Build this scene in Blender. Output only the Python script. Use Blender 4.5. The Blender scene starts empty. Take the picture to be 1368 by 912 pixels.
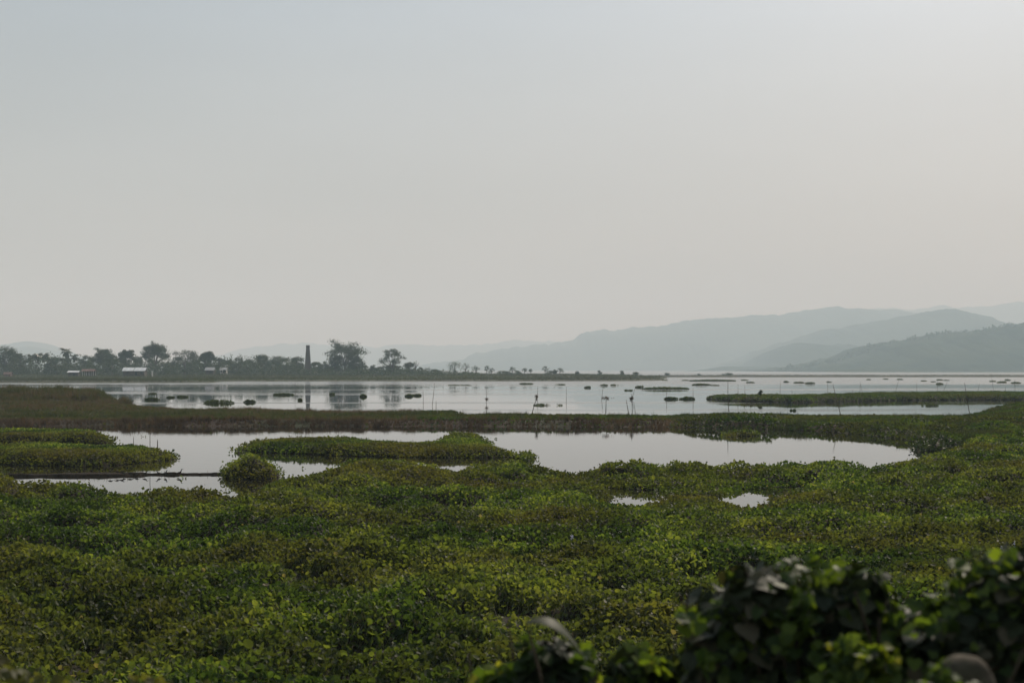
import bpy, math
import numpy as np

R = math.radians
rng = np.random.default_rng(11)
F, HY, CX, CH = 1900.0, 493.5, 684.0, 5.0        # photo focal length in px, horizon row, centre column, eye height in m

scn = bpy.context.scene
COL = scn.collection


def P(px, py, z=0.0):
    """photo pixel of a point at height z -> ground X, Y"""
    D = (CH - z) * F / (py - HY)
    return ((px - CX) / F * D, D)


def X_at(px, D):
    return (px - CX) / F * D


def Z_at(py, D):
    return CH - (py - HY) * D / F


# ------------------------------------------------------------------ noise
def _hash(ix, iy, seed):
    n = (ix.astype(np.int64) * 374761393 + iy.astype(np.int64) * 668265263 + seed * 1442695041) & 0xFFFFFFFF
    n = ((n ^ (n >> 13)) * 1274126177) & 0xFFFFFFFF
    n = n ^ (n >> 16)
    return (n & 0xFFFFFF) / float(0xFFFFFF)


def vnoise(x, y, seed=0):
    x = np.asarray(x, float); y = np.asarray(y, float)
    ix = np.floor(x); iy = np.floor(y)
    fx = x - ix; fy = y - iy
    fx = fx * fx * (3 - 2 * fx); fy = fy * fy * (3 - 2 * fy)
    a = _hash(ix, iy, seed); b = _hash(ix + 1, iy, seed)
    c = _hash(ix, iy + 1, seed); d = _hash(ix + 1, iy + 1, seed)
    return (a * (1 - fx) + b * fx) * (1 - fy) + (c * (1 - fx) + d * fx) * fy


def fbm(x, y, seed=0, octv=4):
    s = 0; a = 0.5; t = 0
    for k in range(octv):
        s = s + a * vnoise(x * 2 ** k + 17.3 * k, y * 2 ** k - 9.1 * k, seed + k); t += a; a *= 0.55
    return s / t


def sstep(a, b, x):
    t = np.clip((x - a) / (b - a), 0, 1)
    return t * t * (3 - 2 * t)


# ------------------------------------------------------------------ materials
def new_mat(name):
    m = bpy.data.materials.new(name); m.use_nodes = True
    nt = m.node_tree; nt.nodes.clear()
    return m, nt, nt.nodes, nt.links


def ramp_node(N, stops):
    r = N.new('ShaderNodeValToRGB')
    e = r.color_ramp.elements
    while len(e) < len(stops):
        e.new(0.5)
    for k, (p, c) in enumerate(stops):
        e[k].position = p; e[k].color = (c[0], c[1], c[2], 1)
    return r


def leaf_mat(name, stops, patch=None, patch_scale=0.1, patch_amt=0.5, trans=0.4, tcol=(1.7, 1.9, 0.7), rough=0.42, spec=0.45, tmul=1.0):
    """thin leaf: glossy skin and light shining through; 'tone' holds each leaf's own colour"""
    m, nt, N, L = new_mat(name)
    at = N.new('ShaderNodeAttribute'); at.attribute_name = 'tone'
    r = ramp_node(N, stops); L.new(at.outputs['Fac'], r.inputs[0])
    col = r.outputs[0]
    if patch:
        tc = N.new('ShaderNodeTexCoord')
        no = N.new('ShaderNodeTexNoise'); no.inputs['Scale'].default_value = patch_scale; no.inputs['Detail'].default_value = 4
        L.new(tc.outputs['Object'], no.inputs['Vector'])
        pr = ramp_node(N, [(0.42, (0, 0, 0)), (0.62, (1, 1, 1))]); L.new(no.outputs[0], pr.inputs[0])
        mu = N.new('ShaderNodeMath'); mu.operation = 'MULTIPLY'; mu.inputs[1].default_value = patch_amt
        L.new(pr.outputs[0], mu.inputs[0])
        mx = N.new('ShaderNodeMixRGB'); L.new(mu.outputs[0], mx.inputs[0]); L.new(col, mx.inputs[1]); mx.inputs[2].default_value = (*patch, 1)
        col = mx.outputs[0]
    b = N.new('ShaderNodeBsdfPrincipled'); b.inputs['Roughness'].default_value = rough
    b.inputs['Specular IOR Level'].default_value = spec
    L.new(col, b.inputs['Base Color'])
    tm = N.new('ShaderNodeMixRGB'); tm.blend_type = 'MULTIPLY'; tm.inputs[0].default_value = 1; tm.inputs[2].default_value = (*[c * tmul for c in tcol], 1)
    L.new(col, tm.inputs[1])
    t = N.new('ShaderNodeBsdfTranslucent'); L.new(tm.outputs[0], t.inputs[0])
    ms = N.new('ShaderNodeMixShader'); ms.inputs[0].default_value = trans
    L.new(b.outputs[0], ms.inputs[1]); L.new(t.outputs[0], ms.inputs[2])
    o = N.new('ShaderNodeOutputMaterial'); L.new(ms.outputs[0], o.inputs[0])
    return m


def rough_mat(name, c1, c2, scale=3.0, rough=0.9, bump=0.3, detail=6, c3=None, scale3=0.3):
    m, nt, N, L = new_mat(name)
    tc = N.new('ShaderNodeTexCoord')
    no = N.new('ShaderNodeTexNoise'); no.inputs['Scale'].default_value = scale; no.inputs['Detail'].default_value = detail
    L.new(tc.outputs['Object'], no.inputs['Vector'])
    r = ramp_node(N, [(0.35, c1), (0.65, c2)]); L.new(no.outputs[0], r.inputs[0])
    col = r.outputs[0]
    if c3:
        n3 = N.new('ShaderNodeTexNoise'); n3.inputs['Scale'].default_value = scale3; n3.inputs['Detail'].default_value = 5
        L.new(tc.outputs['Object'], n3.inputs['Vector'])
        r3 = ramp_node(N, [(0.45, (0, 0, 0)), (0.6, (1, 1, 1))]); L.new(n3.outputs[0], r3.inputs[0])
        mx = N.new('ShaderNodeMixRGB'); L.new(r3.outputs[0], mx.inputs[0]); L.new(col, mx.inputs[1]); mx.inputs[2].default_value = (*c3, 1)
        col = mx.outputs[0]
    b = N.new('ShaderNodeBsdfPrincipled'); b.inputs['Roughness'].default_value = rough
    b.inputs['Specular IOR Level'].default_value = 0.0 if name == 'hill_forest' else 0.1
    L.new(col, b.inputs['Base Color'])
    if bump:
        bp = N.new('ShaderNodeBump'); bp.inputs['Strength'].default_value = bump
        L.new(no.outputs[0], bp.inputs['Height']); L.new(bp.outputs[0], b.inputs['Normal'])
    o = N.new('ShaderNodeOutputMaterial'); L.new(b.outputs[0], o.inputs[0])
    return m


def water_mat():
    m, nt, N, L = new_mat('marsh_water')
    tc = N.new('ShaderNodeTexCoord')
    # wind lanes: long streaks of riffled water across a calm lake
    mp = N.new('ShaderNodeMapping'); mp.inputs['Scale'].default_value = (0.004, 0.022, 1)
    L.new(tc.outputs['Object'], mp.inputs[0])
    st = N.new('ShaderNodeTexNoise'); st.inputs['Scale'].default_value = 1.0; st.inputs['Detail'].default_value = 5; st.inputs['Roughness'].default_value = 0.6
    L.new(mp.outputs[0], st.inputs['Vector'])
    lane = ramp_node(N, [(0.52, (0, 0, 0)), (0.64, (1, 1, 1))]); L.new(st.outputs[0], lane.inputs[0])
    # more wind out on the open lake than in the sheltered ponds
    sx = N.new('ShaderNodeSeparateXYZ'); L.new(tc.outputs['Object'], sx.inputs[0])
    mr = N.new('ShaderNodeMapRange'); mr.inputs['From Min'].default_value = 440; mr.inputs['From Max'].default_value = 500
    L.new(sx.outputs[1], mr.inputs[0])
    ad = N.new('ShaderNodeMath'); ad.operation = 'MAXIMUM'
    L.new(lane.outputs[0], ad.inputs[0]); L.new(mr.outputs[0], ad.inputs[1])
    far = N.new('ShaderNodeMapRange'); far.inputs['From Min'].default_value = 130; far.inputs['From Max'].default_value = 190; far.inputs['To Min'].default_value = 0.10
    L.new(sx.outputs[1], far.inputs[0])
    wi = N.new('ShaderNodeMath'); wi.operation = 'MULTIPLY'; L.new(ad.outputs[0], wi.inputs[0]); L.new(far.outputs[0], wi.inputs[1])
    w1 = N.new('ShaderNodeTexNoise'); w1.inputs['Scale'].default_value = 1.3; w1.inputs['Detail'].default_value = 3
    L.new(tc.outputs['Object'], w1.inputs['Vector'])
    bs = N.new('ShaderNodeMapRange'); bs.inputs['To Min'].default_value = 0.005; bs.inputs['To Max'].default_value = 0.10
    L.new(wi.outputs[0], bs.inputs[0])
    bp = N.new('ShaderNodeBump'); bp.inputs['Distance'].default_value = 0.5
    L.new(w1.outputs[0], bp.inputs['Height']); L.new(bs.outputs[0], bp.inputs['Strength'])
    b = N.new('ShaderNodeBsdfPrincipled')
    b.inputs['Base Color'].default_value = (0.012, 0.011, 0.008, 1)
    b.inputs['IOR'].default_value = 1.33
    ro = N.new('ShaderNodeMapRange'); ro.inputs['To Min'].default_value = 0.008; ro.inputs['To Max'].default_value = 0.16
    L.new(wi.outputs[0], ro.inputs[0]); L.new(ro.outputs[0], b.inputs['Roughness'])
    L.new(bp.outputs[0], b.inputs['Normal'])
    o = N.new('ShaderNodeOutputMaterial'); L.new(b.outputs[0], o.inputs[0])
    return m


G1, G2, G3 = (0.020, 0.036, 0.010), (0.050, 0.082, 0.016), (0.095, 0.125, 0.022)
M = {}
M['hyacinth'] = leaf_mat('hyacinth_leaf', [(0.0, (0.020, 0.034, 0.012)), (0.40, (0.042, 0.066, 0.020)), (0.75, (0.082, 0.112, 0.030)), (0.93, (0.14, 0.160, 0.045)), (1.0, (0.17, 0.14, 0.09))],
                         patch=(0.074, 0.058, 0.026), patch_scale=0.11, patch_amt=0.66, trans=0.45, spec=0.10, rough=0.55, tcol=(1.95, 2.05, 0.7))
M['hyacinth_far'] = leaf_mat('hyacinth_leaf_far', [(0.0, (0.022, 0.038, 0.012)), (0.5, (0.044, 0.066, 0.018)), (1.0, (0.075, 0.090, 0.026))],
                             patch=(0.066, 0.052, 0.024), patch_scale=0.09, patch_amt=0.6, trans=0.38, spec=0.12, rough=0.6)
M['stalk'] = leaf_mat('hyacinth_stalk', [(0, (0.05, 0.07, 0.02)), (1, (0.16, 0.15, 0.08))], trans=0.2)
M['bed'] = rough_mat('marsh_bed', (0.012, 0.010, 0.006), (0.026, 0.021, 0.012), 4.0)
M['bank_soil'] = rough_mat('bank_soil', (0.026, 0.017, 0.012), (0.050, 0.033, 0.023), 0.8, c3=(0.026, 0.030, 0.012), scale3=0.08)
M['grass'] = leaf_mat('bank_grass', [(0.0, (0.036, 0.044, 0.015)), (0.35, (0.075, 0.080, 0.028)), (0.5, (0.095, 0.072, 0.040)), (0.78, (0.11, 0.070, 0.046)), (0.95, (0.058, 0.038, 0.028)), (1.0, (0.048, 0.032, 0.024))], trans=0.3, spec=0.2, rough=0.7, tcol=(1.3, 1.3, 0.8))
M['far_grass'] = leaf_mat('far_shore_grass', [(0.0, (0.034, 0.044, 0.016)), (0.5, (0.07, 0.078, 0.026)), (1.0, (0.12, 0.115, 0.055))], patch=(0.045, 0.036, 0.022), patch_scale=0.012, patch_amt=0.7, trans=0.25, spec=0.15, rough=0.8, tcol=(1.2, 1.3, 0.8))
M['tree_leaf'] = leaf_mat('tree_leaf', [(0, (0.016, 0.026, 0.010)), (0.6, (0.036, 0.050, 0.018)), (1, (0.060, 0.075, 0.026))], trans=0.22, spec=0.2, rough=0.6)
M['palm_leaf'] = leaf_mat('palm_leaf', [(0, (0.022, 0.032, 0.012)), (1, (0.055, 0.065, 0.022))], trans=0.2, spec=0.3)
M['bark'] = rough_mat('bark', (0.05, 0.04, 0.03), (0.11, 0.09, 0.07), 3.0)
M['bamboo'] = rough_mat('weathered_bamboo', (0.07, 0.055, 0.035), (0.13, 0.11, 0.075), 6.0)
M['mud'] = rough_mat('wet_mud', (0.014, 0.011, 0.008), (0.026, 0.020, 0.014), 5.0, rough=1.0)
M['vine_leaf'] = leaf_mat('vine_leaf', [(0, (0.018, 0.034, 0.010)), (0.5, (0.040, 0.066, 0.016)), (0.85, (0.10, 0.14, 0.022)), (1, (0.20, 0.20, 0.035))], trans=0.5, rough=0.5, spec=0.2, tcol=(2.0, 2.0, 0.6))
M['vine_dark'] = leaf_mat('shaded_old_vine_leaf', [(0, (0.010, 0.016, 0.008)), (0.7, (0.028, 0.034, 0.015)), (1, (0.10, 0.08, 0.055))], trans=0.12, rough=0.62, spec=0.16)  # near-black greens paint the shaded bush interior; brown end is withered leaf
M['twig'] = rough_mat('twig', (0.030, 0.022, 0.014), (0.065, 0.05, 0.034), 8.0)
M['hill'] = rough_mat('hill_forest', (0.016, 0.026, 0.014), (0.034, 0.046, 0.024), 0.02, bump=0, c3=(0.045, 0.055, 0.028), scale3=0.003)
M['feather_dark'] = rough_mat('dark_plumage', (0.035, 0.028, 0.024), (0.06, 0.05, 0.042), 30, bump=0)
M['petal'] = rough_mat('pale_petal', (0.60, 0.55, 0.68), (0.75, 0.72, 0.80), 40, bump=0)
M['brick'] = None
M['roof_metal'] = rough_mat('bright_metal_sheet', (0.50, 0.50, 0.50), (0.72, 0.72, 0.71), 0.6, rough=0.45, bump=0.1)
M['roof_dull'] = rough_mat('dull_metal_sheet', (0.34, 0.32, 0.31), (0.46, 0.44, 0.42), 0.6, rough=0.5, bump=0.1)
M['roof_rust'] = rough_mat('rusty_red_sheet', (0.11, 0.065, 0.055), (0.19, 0.11, 0.09), 0.6, rough=0.7, bump=0.1)
M['plaster'] = rough_mat('limewashed_plaster', (0.42, 0.38, 0.35), (0.58, 0.54, 0.50), 0.7)
M['dark_wall'] = rough_mat('woven_bamboo_wall', (0.05, 0.04, 0.032), (0.10, 0.08, 0.06), 1.5)
M['concrete'] = rough_mat('weathered_concrete', (0.035, 0.029, 0.021), (0.10, 0.082, 0.060), 14.0, bump=.9, c3=(0.035, 0.034, 0.018), scale3=9)
M['dark_open'] = rough_mat('dark_interior', (0.01, 0.01, 0.01), (0.02, 0.018, 0.016), 2)


def brick_mat():
    m, nt, N, L = new_mat('kiln_brick')
    tc = N.new('ShaderNodeTexCoord')
    br = N.new('ShaderNodeTexBrick'); br.inputs['Scale'].default_value = 2.2
    br.inputs['Color1'].default_value = (0.13, 0.07, 0.05, 1); br.inputs['Color2'].default_value = (0.09, 0.055, 0.042, 1)
    br.inputs['Mortar'].default_value = (0.10, 0.09, 0.08, 1)
    L.new(tc.outputs['Object'], br.inputs['Vector'])
    no = N.new('ShaderNodeTexNoise'); no.inputs['Scale'].default_value = 0.5; L.new(tc.outputs['Object'], no.inputs['Vector'])
    mx = N.new('ShaderNodeMixRGB'); L.new(no.outputs[0], mx.inputs[0]); L.new(br.outputs[0], mx.inputs[1]); mx.inputs[2].default_value = (0.06, 0.05, 0.042, 1)
    b = N.new('ShaderNodeBsdfPrincipled'); b.inputs['Roughness'].default_value = 0.9; L.new(mx.outputs[0], b.inputs['Base Color'])
    o = N.new('ShaderNodeOutputMaterial'); L.new(b.outputs[0], o.inputs[0])
    return m


M['brick'] = brick_mat()


# ------------------------------------------------------------------ mesh plumbing
def make_mesh(name, V, faces, mat, tone=None, smooth=False):
    """V (n,3); faces (m,k) array or list of such arrays"""
    me = bpy.data.meshes.new(name)
    V = np.asarray(V, np.float32)
    if not isinstance(faces, list):
        faces = [faces]
    faces = [np.asarray(f, np.int32) for f in faces if len(f)]
    me.vertices.add(len(V)); me.vertices.foreach_set('co', V.ravel())
    loops = np.concatenate([f.ravel() for f in faces])
    tot = np.concatenate([np.full(len(f), f.shape[1], np.int32) for f in faces])
    start = np.concatenate([[0], np.cumsum(tot)[:-1]]).astype(np.int32)
    me.loops.add(len(loops)); me.loops.foreach_set('vertex_index', loops)
    me.polygons.add(len(tot)); me.polygons.foreach_set('loop_start', start)
    me.polygons.foreach_set('use_smooth', np.full(len(tot), smooth))
    me.materials.append(mat)
    if tone is not None:
        a = me.attributes.new('tone', 'FLOAT', 'POINT'); a.data.foreach_set('value', np.asarray(tone, np.float32))
    me.update(calc_edges=True); me.validate()
    return me


def link(name, me, parent=None, loc=(0, 0, 0)):
    o = bpy.data.objects.new(name, me); COL.objects.link(o)
    o.location = loc
    if parent:
        o.parent = parent
    return o


def tag(o, label=None, cat=None, group=None, kind=None):
    if label: o['label'] = label
    if cat: o['category'] = cat
    if group: o['group'] = group
    if kind: o['kind'] = kind
    return o


def empty(name, loc):
    o = bpy.data.objects.new(name, None); COL.objects.link(o); o.location = loc; o.empty_display_size = 0.3
    return o


class Acc:
    """collects pieces for one mesh"""
    def __init__(s):
        s.V = []; s.F3 = []; s.F4 = []; s.T = []; s.n = 0

    def add(s, V, F, tone=0.5):
        V = np.asarray(V, float); F = np.asarray(F, int)
        (s.F3 if F.shape[1] == 3 else s.F4).append(F + s.n)
        s.V.append(V); s.T.append(np.full(len(V), tone) if np.isscalar(tone) else tone); s.n += len(V)

    def mesh(s, name, mat, smooth=False):
        fs = []
        if s.F3: fs.append(np.concatenate(s.F3))
        if s.F4: fs.append(np.concatenate(s.F4))
        return make_mesh(name, np.concatenate(s.V), fs, mat, np.concatenate(s.T), smooth)

    def box(s, c, d, rz=0.0):
        x, y, z = [k / 2 for k in d]
        V = np.array([[a * x, b * y, e * z] for a in (-1, 1) for b in (-1, 1) for e in (-1, 1)])
        ca, sa = math.cos(rz), math.sin(rz)
        V = np.stack([V[:, 0] * ca - V[:, 1] * sa, V[:, 0] * sa + V[:, 1] * ca, V[:, 2]], 1) + np.array(c)
        s.add(V, [[0, 1, 3, 2], [4, 6, 7, 5], [0, 4, 5, 1], [2, 3, 7, 6], [0, 2, 6, 4], [1, 5, 7, 3]])

    def tube(s, pts, rad, k=6, tone=0.5, cap=True):
        pts = np.asarray(pts, float); rad = np.broadcast_to(rad, (len(pts),))
        V = []
        for i, p in enumerate(pts):
            d = pts[min(i + 1, len(pts) - 1)] - pts[max(i - 1, 0)]
            d = d / (np.linalg.norm(d) + 1e-9)
            u = np.cross(d, [0.3, 0.9, 0.1]); u /= np.linalg.norm(u) + 1e-9
            v = np.cross(d, u)
            a = np.arange(k) * 2 * np.pi / k
            V.append(p + rad[i] * (np.cos(a)[:, None] * u + np.sin(a)[:, None] * v))
        V = np.concatenate(V); Fq = []
        for i in range(len(pts) - 1):
            for j in range(k):
                Fq.append([i * k + j, i * k + (j + 1) % k, (i + 1) * k + (j + 1) % k, (i + 1) * k + j])
        s.add(V, Fq, tone)
        if cap:
            c = np.vstack([V[-k:], pts[-1]])
            s.add(c, [[j, (j + 1) % k, k] for j in range(k)], tone)


# leaf outlines: (across, along, out of plane)
T_ROUND = (np.array([[0, .45, -.10], [0, 0, 0], [.36, .14, .05], [.50, .50, .09], [.32, .86, .02], [0, 1.04, -.06], [-.32, .86, .02], [-.50, .50, .09], [-.36, .14, .05]]),
           np.array([[0, i, i + 1] for i in range(1, 8)] + [[0, 8, 1]]))
T_FOLD = (np.array([[0, 0, 0], [.48, .45, .12], [0, 1, -.05], [-.48, .45, .12]]), np.array([[0, 1, 2], [0, 2, 3]]))
T_HEART = (np.array([[0, .12, 0], [0, 1.0, -.22], [.20, 0, .03], [.48, .12, .05], [.55, .38, .02], [.32, .75, -.08], [-.20, 0, .03], [-.48, .12, .05], [-.55, .38, .02], [-.32, .75, -.08], [0, .5, -.05]]),
           np.array([[0, 2, 10], [2, 3, 10], [3, 4, 10], [4, 5, 10], [5, 1, 10], [0, 10, 6], [6, 10, 7], [7, 10, 8], [8, 10, 9], [9, 10, 1]]))
T_BLADE = (np.array([[-.06, 0, 0], [.06, 0, 0], [.045, .55, .05], [0, 1.0, .22], [-.045, .55, .05]]), np.array([[0, 1, 2], [0, 2, 4], [4, 2, 3]]))
_tv = []; _tf = []
for _k, (_a, _l, _o) in enumerate([(-.5, .75, .1), (-.18, 1.0, -.08), (.15, .92, .1), (.48, .7, -.1)]):
    _b = len(_tv); _tv += [[-.09 + _k * .05, 0, 0], [.03 + _k * .05, 0, 0], [_a, _l, _o]]; _tf.append([_b, _b + 1, _b + 2])
T_TUFT = (np.array(_tv), np.array(_tf))


def cards(pos, nrm, size, tmpl, tone, roll=0.6, droop=0.0, rs=rng):
    """one leaf per position"""
    n = len(pos)
    nrm = nrm / np.linalg.norm(nrm, axis=1, keepdims=True)
    up = np.array([0, 0, 1.0]) * (1 - 2 * droop)
    t = up - (nrm @ up)[:, None] * nrm + rs.normal(0, .08, (n, 3))
    t -= (t * nrm).sum(1)[:, None] * nrm
    t /= np.linalg.norm(t, axis=1, keepdims=True) + 1e-9
    b = np.cross(t, nrm)
    a = rs.normal(0, roll, n)[:, None]
    t, b = t * np.cos(a) + b * np.sin(a), b * np.cos(a) - t * np.sin(a)
    TV, TF = tmpl
    s = np.asarray(size)[:, None, None]
    V = pos[:, None, :] + s * (TV[None, :, 0:1] * b[:, None] + TV[None, :, 1:2] * t[:, None] + TV[None, :, 2:3] * nrm[:, None])
    Fc = (TF[None] + (np.arange(n) * len(TV))[:, None, None]).reshape(-1, TF.shape[1])
    return V.reshape(-1, 3), Fc, np.repeat(tone, len(TV))


def rand_normals(n, lo, hi, rs=rng):
    ph = rs.uniform(0, 2 * np.pi, n); th = np.radians(rs.uniform(lo, hi, n))
    return np.stack([np.sin(th) * np.cos(ph), np.sin(th) * np.sin(ph), np.cos(th)], 1)


# ------------------------------------------------------------------ patches of vegetation on a grid
def inside(px, py, poly):
    c = np.zeros(px.shape, bool); n = len(poly)
    for i in range(n):
        x1, y1 = poly[i]; x2, y2 = poly[(i + 1) % n]
        if y1 == y2: continue
        m = ((y1 > py) != (y2 > py)) & (px < (x2 - x1) * (py - y1) / (y2 - y1) + x1)
        c ^= m
    return c


class Patch:
    """an area given by outlines, with a height at every point"""
    def __init__(s, poly, step, height, edge, holes=(), wob=0.0, seed=1, iters=14):
        P_ = np.array(poly); s.step = step
        s.x0, s.y0 = P_.min(0) - 3 * step; x1, y1 = P_.max(0) + 3 * step
        s.nx = int((x1 - s.x0) / step) + 1; s.ny = int((y1 - s.y0) / step) + 1
        gx, gy = np.meshgrid(s.x0 + np.arange(s.nx) * step, s.y0 + np.arange(s.ny) * step)
        wx = gx + wob * (fbm(gx / (4 * wob + 1e-6), gy / (4 * wob + 1e-6), seed, 3) - .5) * 2 if wob else gx
        wy = gy + wob * (fbm(gx / (4 * wob + 1e-6), gy / (4 * wob + 1e-6), seed + 50, 3) - .5) * 4 if wob else gy
        m = inside(wx, wy, poly)
        for h in holes: m &= ~inside(wx, wy, h)
        d = np.where(m, 1e3, 0.0)
        for _ in range(iters):
            q = np.pad(d, 1, mode='edge')
            d = np.minimum.reduce([d, q[:-2, 1:-1] + step, q[2:, 1:-1] + step, q[1:-1, :-2] + step, q[1:-1, 2:] + step,
                                   q[:-2, :-2] + 1.41 * step, q[2:, 2:] + 1.41 * step, q[:-2, 2:] + 1.41 * step, q[2:, :-2] + 1.41 * step])
        s.m = m; s.d = np.where(m, np.minimum(d, iters * step), 0); s.gx, s.gy = gx, gy
        s.h = height(gx, gy) * (np.clip(s.d / edge, 0, 1) ** 0.5)

    def at(s, arr, x, y):
        i = np.clip(((x - s.x0) / s.step + .5).astype(int), 0, s.nx - 1)
        j = np.clip(((y - s.y0) / s.step + .5).astype(int), 0, s.ny - 1)
        return arr[j, i]

    def hgt(s, x, y):
        fx = np.clip((x - s.x0) / s.step, 0, s.nx - 1.001); fy = np.clip((y - s.y0) / s.step, 0, s.ny - 1.001)
        i = fx.astype(int); j = fy.astype(int); fx -= i; fy -= j
        h = s.h
        return (h[j, i] * (1 - fx) + h[j, i + 1] * fx) * (1 - fy) + (h[j + 1, i] * (1 - fx) + h[j + 1, i + 1] * fx) * fy

    def points(s, dens, frustum=None):
        """random points inside; dens(x, y) per square metre"""
        js, is_ = np.nonzero(s.m)
        cx = s.x0 + is_ * s.step; cy = s.y0 + js * s.step
        lam = np.broadcast_to(dens(cx, cy), cx.shape) * s.step ** 2
        if frustum is not None:
            lam = lam * (np.abs(cx) < 0.36 * cy * frustum + 2)
        k = rng.poisson(lam)
        x = np.repeat(cx, k) + rng.uniform(-.5, .5, k.sum()) * s.step
        y = np.repeat(cy, k) + rng.uniform(-.5, .5, k.sum()) * s.step
        return x, y

    def surface(s, name, mat, drop=0.0, under=-0.15):
        """the soil or root mass below the leaves"""
        keep = s.m.copy()
        q = np.pad(s.m, 1)
        keep |= q[:-2, 1:-1] | q[2:, 1:-1] | q[1:-1, :-2] | q[1:-1, 2:]
        q = np.pad(keep, 1)
        keep |= q[:-2, 1:-1] | q[2:, 1:-1] | q[1:-1, :-2] | q[1:-1, 2:]
        z = np.where(s.m, np.maximum(s.h - drop, 0.02), under)
        idx = -np.ones(s.m.shape, int); idx[keep] = np.arange(keep.sum())
        V = np.stack([s.gx[keep], s.gy[keep], z[keep]], 1)
        ok = keep[:-1, :-1] & keep[1:, :-1] & keep[:-1, 1:] & keep[1:, 1:]
        Fq = np.stack([idx[:-1, :-1][ok], idx[:-1, 1:][ok], idx[1:, 1:][ok], idx[1:, :-1][ok]], 1)
        return make_mesh(name, V, Fq, mat, smooth=True)


# ------------------------------------------------------------------ SKY, LIGHT, AIR
SUN_EL, SUN_AZ = R(40), R(26)        # azimuth to the right of the view
w = bpy.data.worlds.new('World'); scn.world = w; w.use_nodes = True
N, L = w.node_tree.nodes, w.node_tree.links
bg = N['Background']; bg.inputs['Strength'].default_value = 0.1
sky = N.new('ShaderNodeTexSky'); sky.sky_type = 'NISHITA'; sky.sun_disc = False
sky.sun_elevation = SUN_EL; sky.sun_rotation = SUN_AZ
sky.air_density = 1.0; sky.dust_density = 6.0; sky.ozone_density = 1.5
hs = N.new('ShaderNodeHueSaturation'); hs.inputs['Saturation'].default_value = 0.55; L.new(sky.outputs[0], hs.inputs['Color'])
tc = N.new('ShaderNodeTexCoord'); sp = N.new('ShaderNodeSeparateXYZ'); L.new(tc.outputs['Generated'], sp.inputs[0])
rp = ramp_node(N, [(0.0, (0.56, 0.51, 0.42)), (0.05, (0.565, 0.53, 0.455)), (0.12, (0.530, 0.550, 0.535)), (0.20, (0.500, 0.565, 0.605)), (0.28, (0.46, 0.57, 0.68)), (0.6, (0.38, 0.50, 0.64))])
L.new(sp.outputs[2], rp.inputs[0])
# haze glows towards the sun and dulls away from it
sd = (math.sin(SUN_AZ) * math.cos(SUN_EL), math.cos(SUN_AZ) * math.cos(SUN_EL), math.sin(SUN_EL))
dt = N.new('ShaderNodeVectorMath'); dt.operation = 'DOT_PRODUCT'; dt.inputs[1].default_value = sd; L.new(tc.outputs['Generated'], dt.inputs[0])
mxx = N.new('ShaderNodeMath'); mxx.operation = 'MAXIMUM'; mxx.inputs[1].default_value = 0; L.new(dt.outputs['Value'], mxx.inputs[0])
pw = N.new('ShaderNodeMath'); pw.operation = 'POWER'; pw.inputs[1].default_value = 5; L.new(mxx.outputs[0], pw.inputs[0])
ma = N.new('ShaderNodeMath'); ma.operation = 'MULTIPLY_ADD'; ma.inputs[1].default_value = 5.0; ma.inputs[2].default_value = 7.8; L.new(pw.outputs[0], ma.inputs[0])
# thin high cloud, barely there
cm = N.new('ShaderNodeMapping'); cm.inputs['Scale'].default_value = (1.2, 1.2, 5); L.new(tc.outputs['Generated'], cm.inputs[0])
cn = N.new('ShaderNodeTexNoise'); cn.inputs['Scale'].default_value = 1.6; cn.inputs['Detail'].default_value = 4; L.new(cm.outputs[0], cn.inputs['Vector'])
cr = N.new('ShaderNodeMapRange'); cr.inputs['From Min'].default_value = 0.3; cr.inputs['From Max'].default_value = 0.7
cr.inputs['To Min'].default_value = 0.90; cr.inputs['To Max'].default_value = 1.09; L.new(cn.outputs[0], cr.inputs[0])
mm = N.new('ShaderNodeMath'); mm.operation = 'MULTIPLY'; L.new(ma.outputs[0], mm.inputs[0]); L.new(cr.outputs[0], mm.inputs[1])
sc_ = N.new('ShaderNodeVectorMath'); sc_.operation = 'SCALE'; L.new(rp.outputs[0], sc_.inputs[0]); L.new(mm.outputs[0], sc_.inputs['Scale'])
mx = N.new('ShaderNodeMixRGB'); mx.inputs[0].default_value = 0.78; L.new(hs.outputs[0], mx.inputs[1]); L.new(sc_.outputs[0], mx.inputs[2])
L.new(mx.outputs[0], bg.inputs['Color'])

sl = bpy.data.lights.new('sun', 'SUN'); sl.energy = 4.4; sl.angle = R(0.8); sl.color = (1.0, 0.91, 0.77)
so = bpy.data.objects.new('sun', sl); COL.objects.link(so)
from mathutils import Vector
so.rotation_euler = Vector(sd).to_track_quat('Z', 'Y').to_euler()
so.location = (20, -20, 60)

FAR = 14500.0
hz = Acc(); hz.box((0, 0, 338.5), (2 * FAR + 1000, 2 * FAR + 1000, 683))
hm, nt, N, L = new_mat('haze_air')
pv = N.new('ShaderNodeVolumePrincipled'); pv.inputs['Color'].default_value = (0.72, 0.91, 1.0, 1); pv.inputs['Absorption Color'].default_value = (1, 1, 1, 1); pv.inputs['Density'].default_value = 0.00022
pv.inputs['Anisotropy'].default_value = 0.0
o = N.new('ShaderNodeOutputMaterial'); L.new(pv.outputs[0], o.inputs['Volume'])
tag(link('haze', hz.mesh('haze', hm)), 'pale grey haze filling the air over the lake', 'haze', kind='stuff')

wv = np.array([[-FAR, -FAR, 0], [FAR, -FAR, 0], [FAR, FAR, 0], [-FAR, FAR, 0]])
water = link('water', make_mesh('water', wv, np.array([[0, 1, 2, 3]]), water_mat())); tag(water, kind='structure', label='calm shallow lake and ponds of the marsh')

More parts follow.
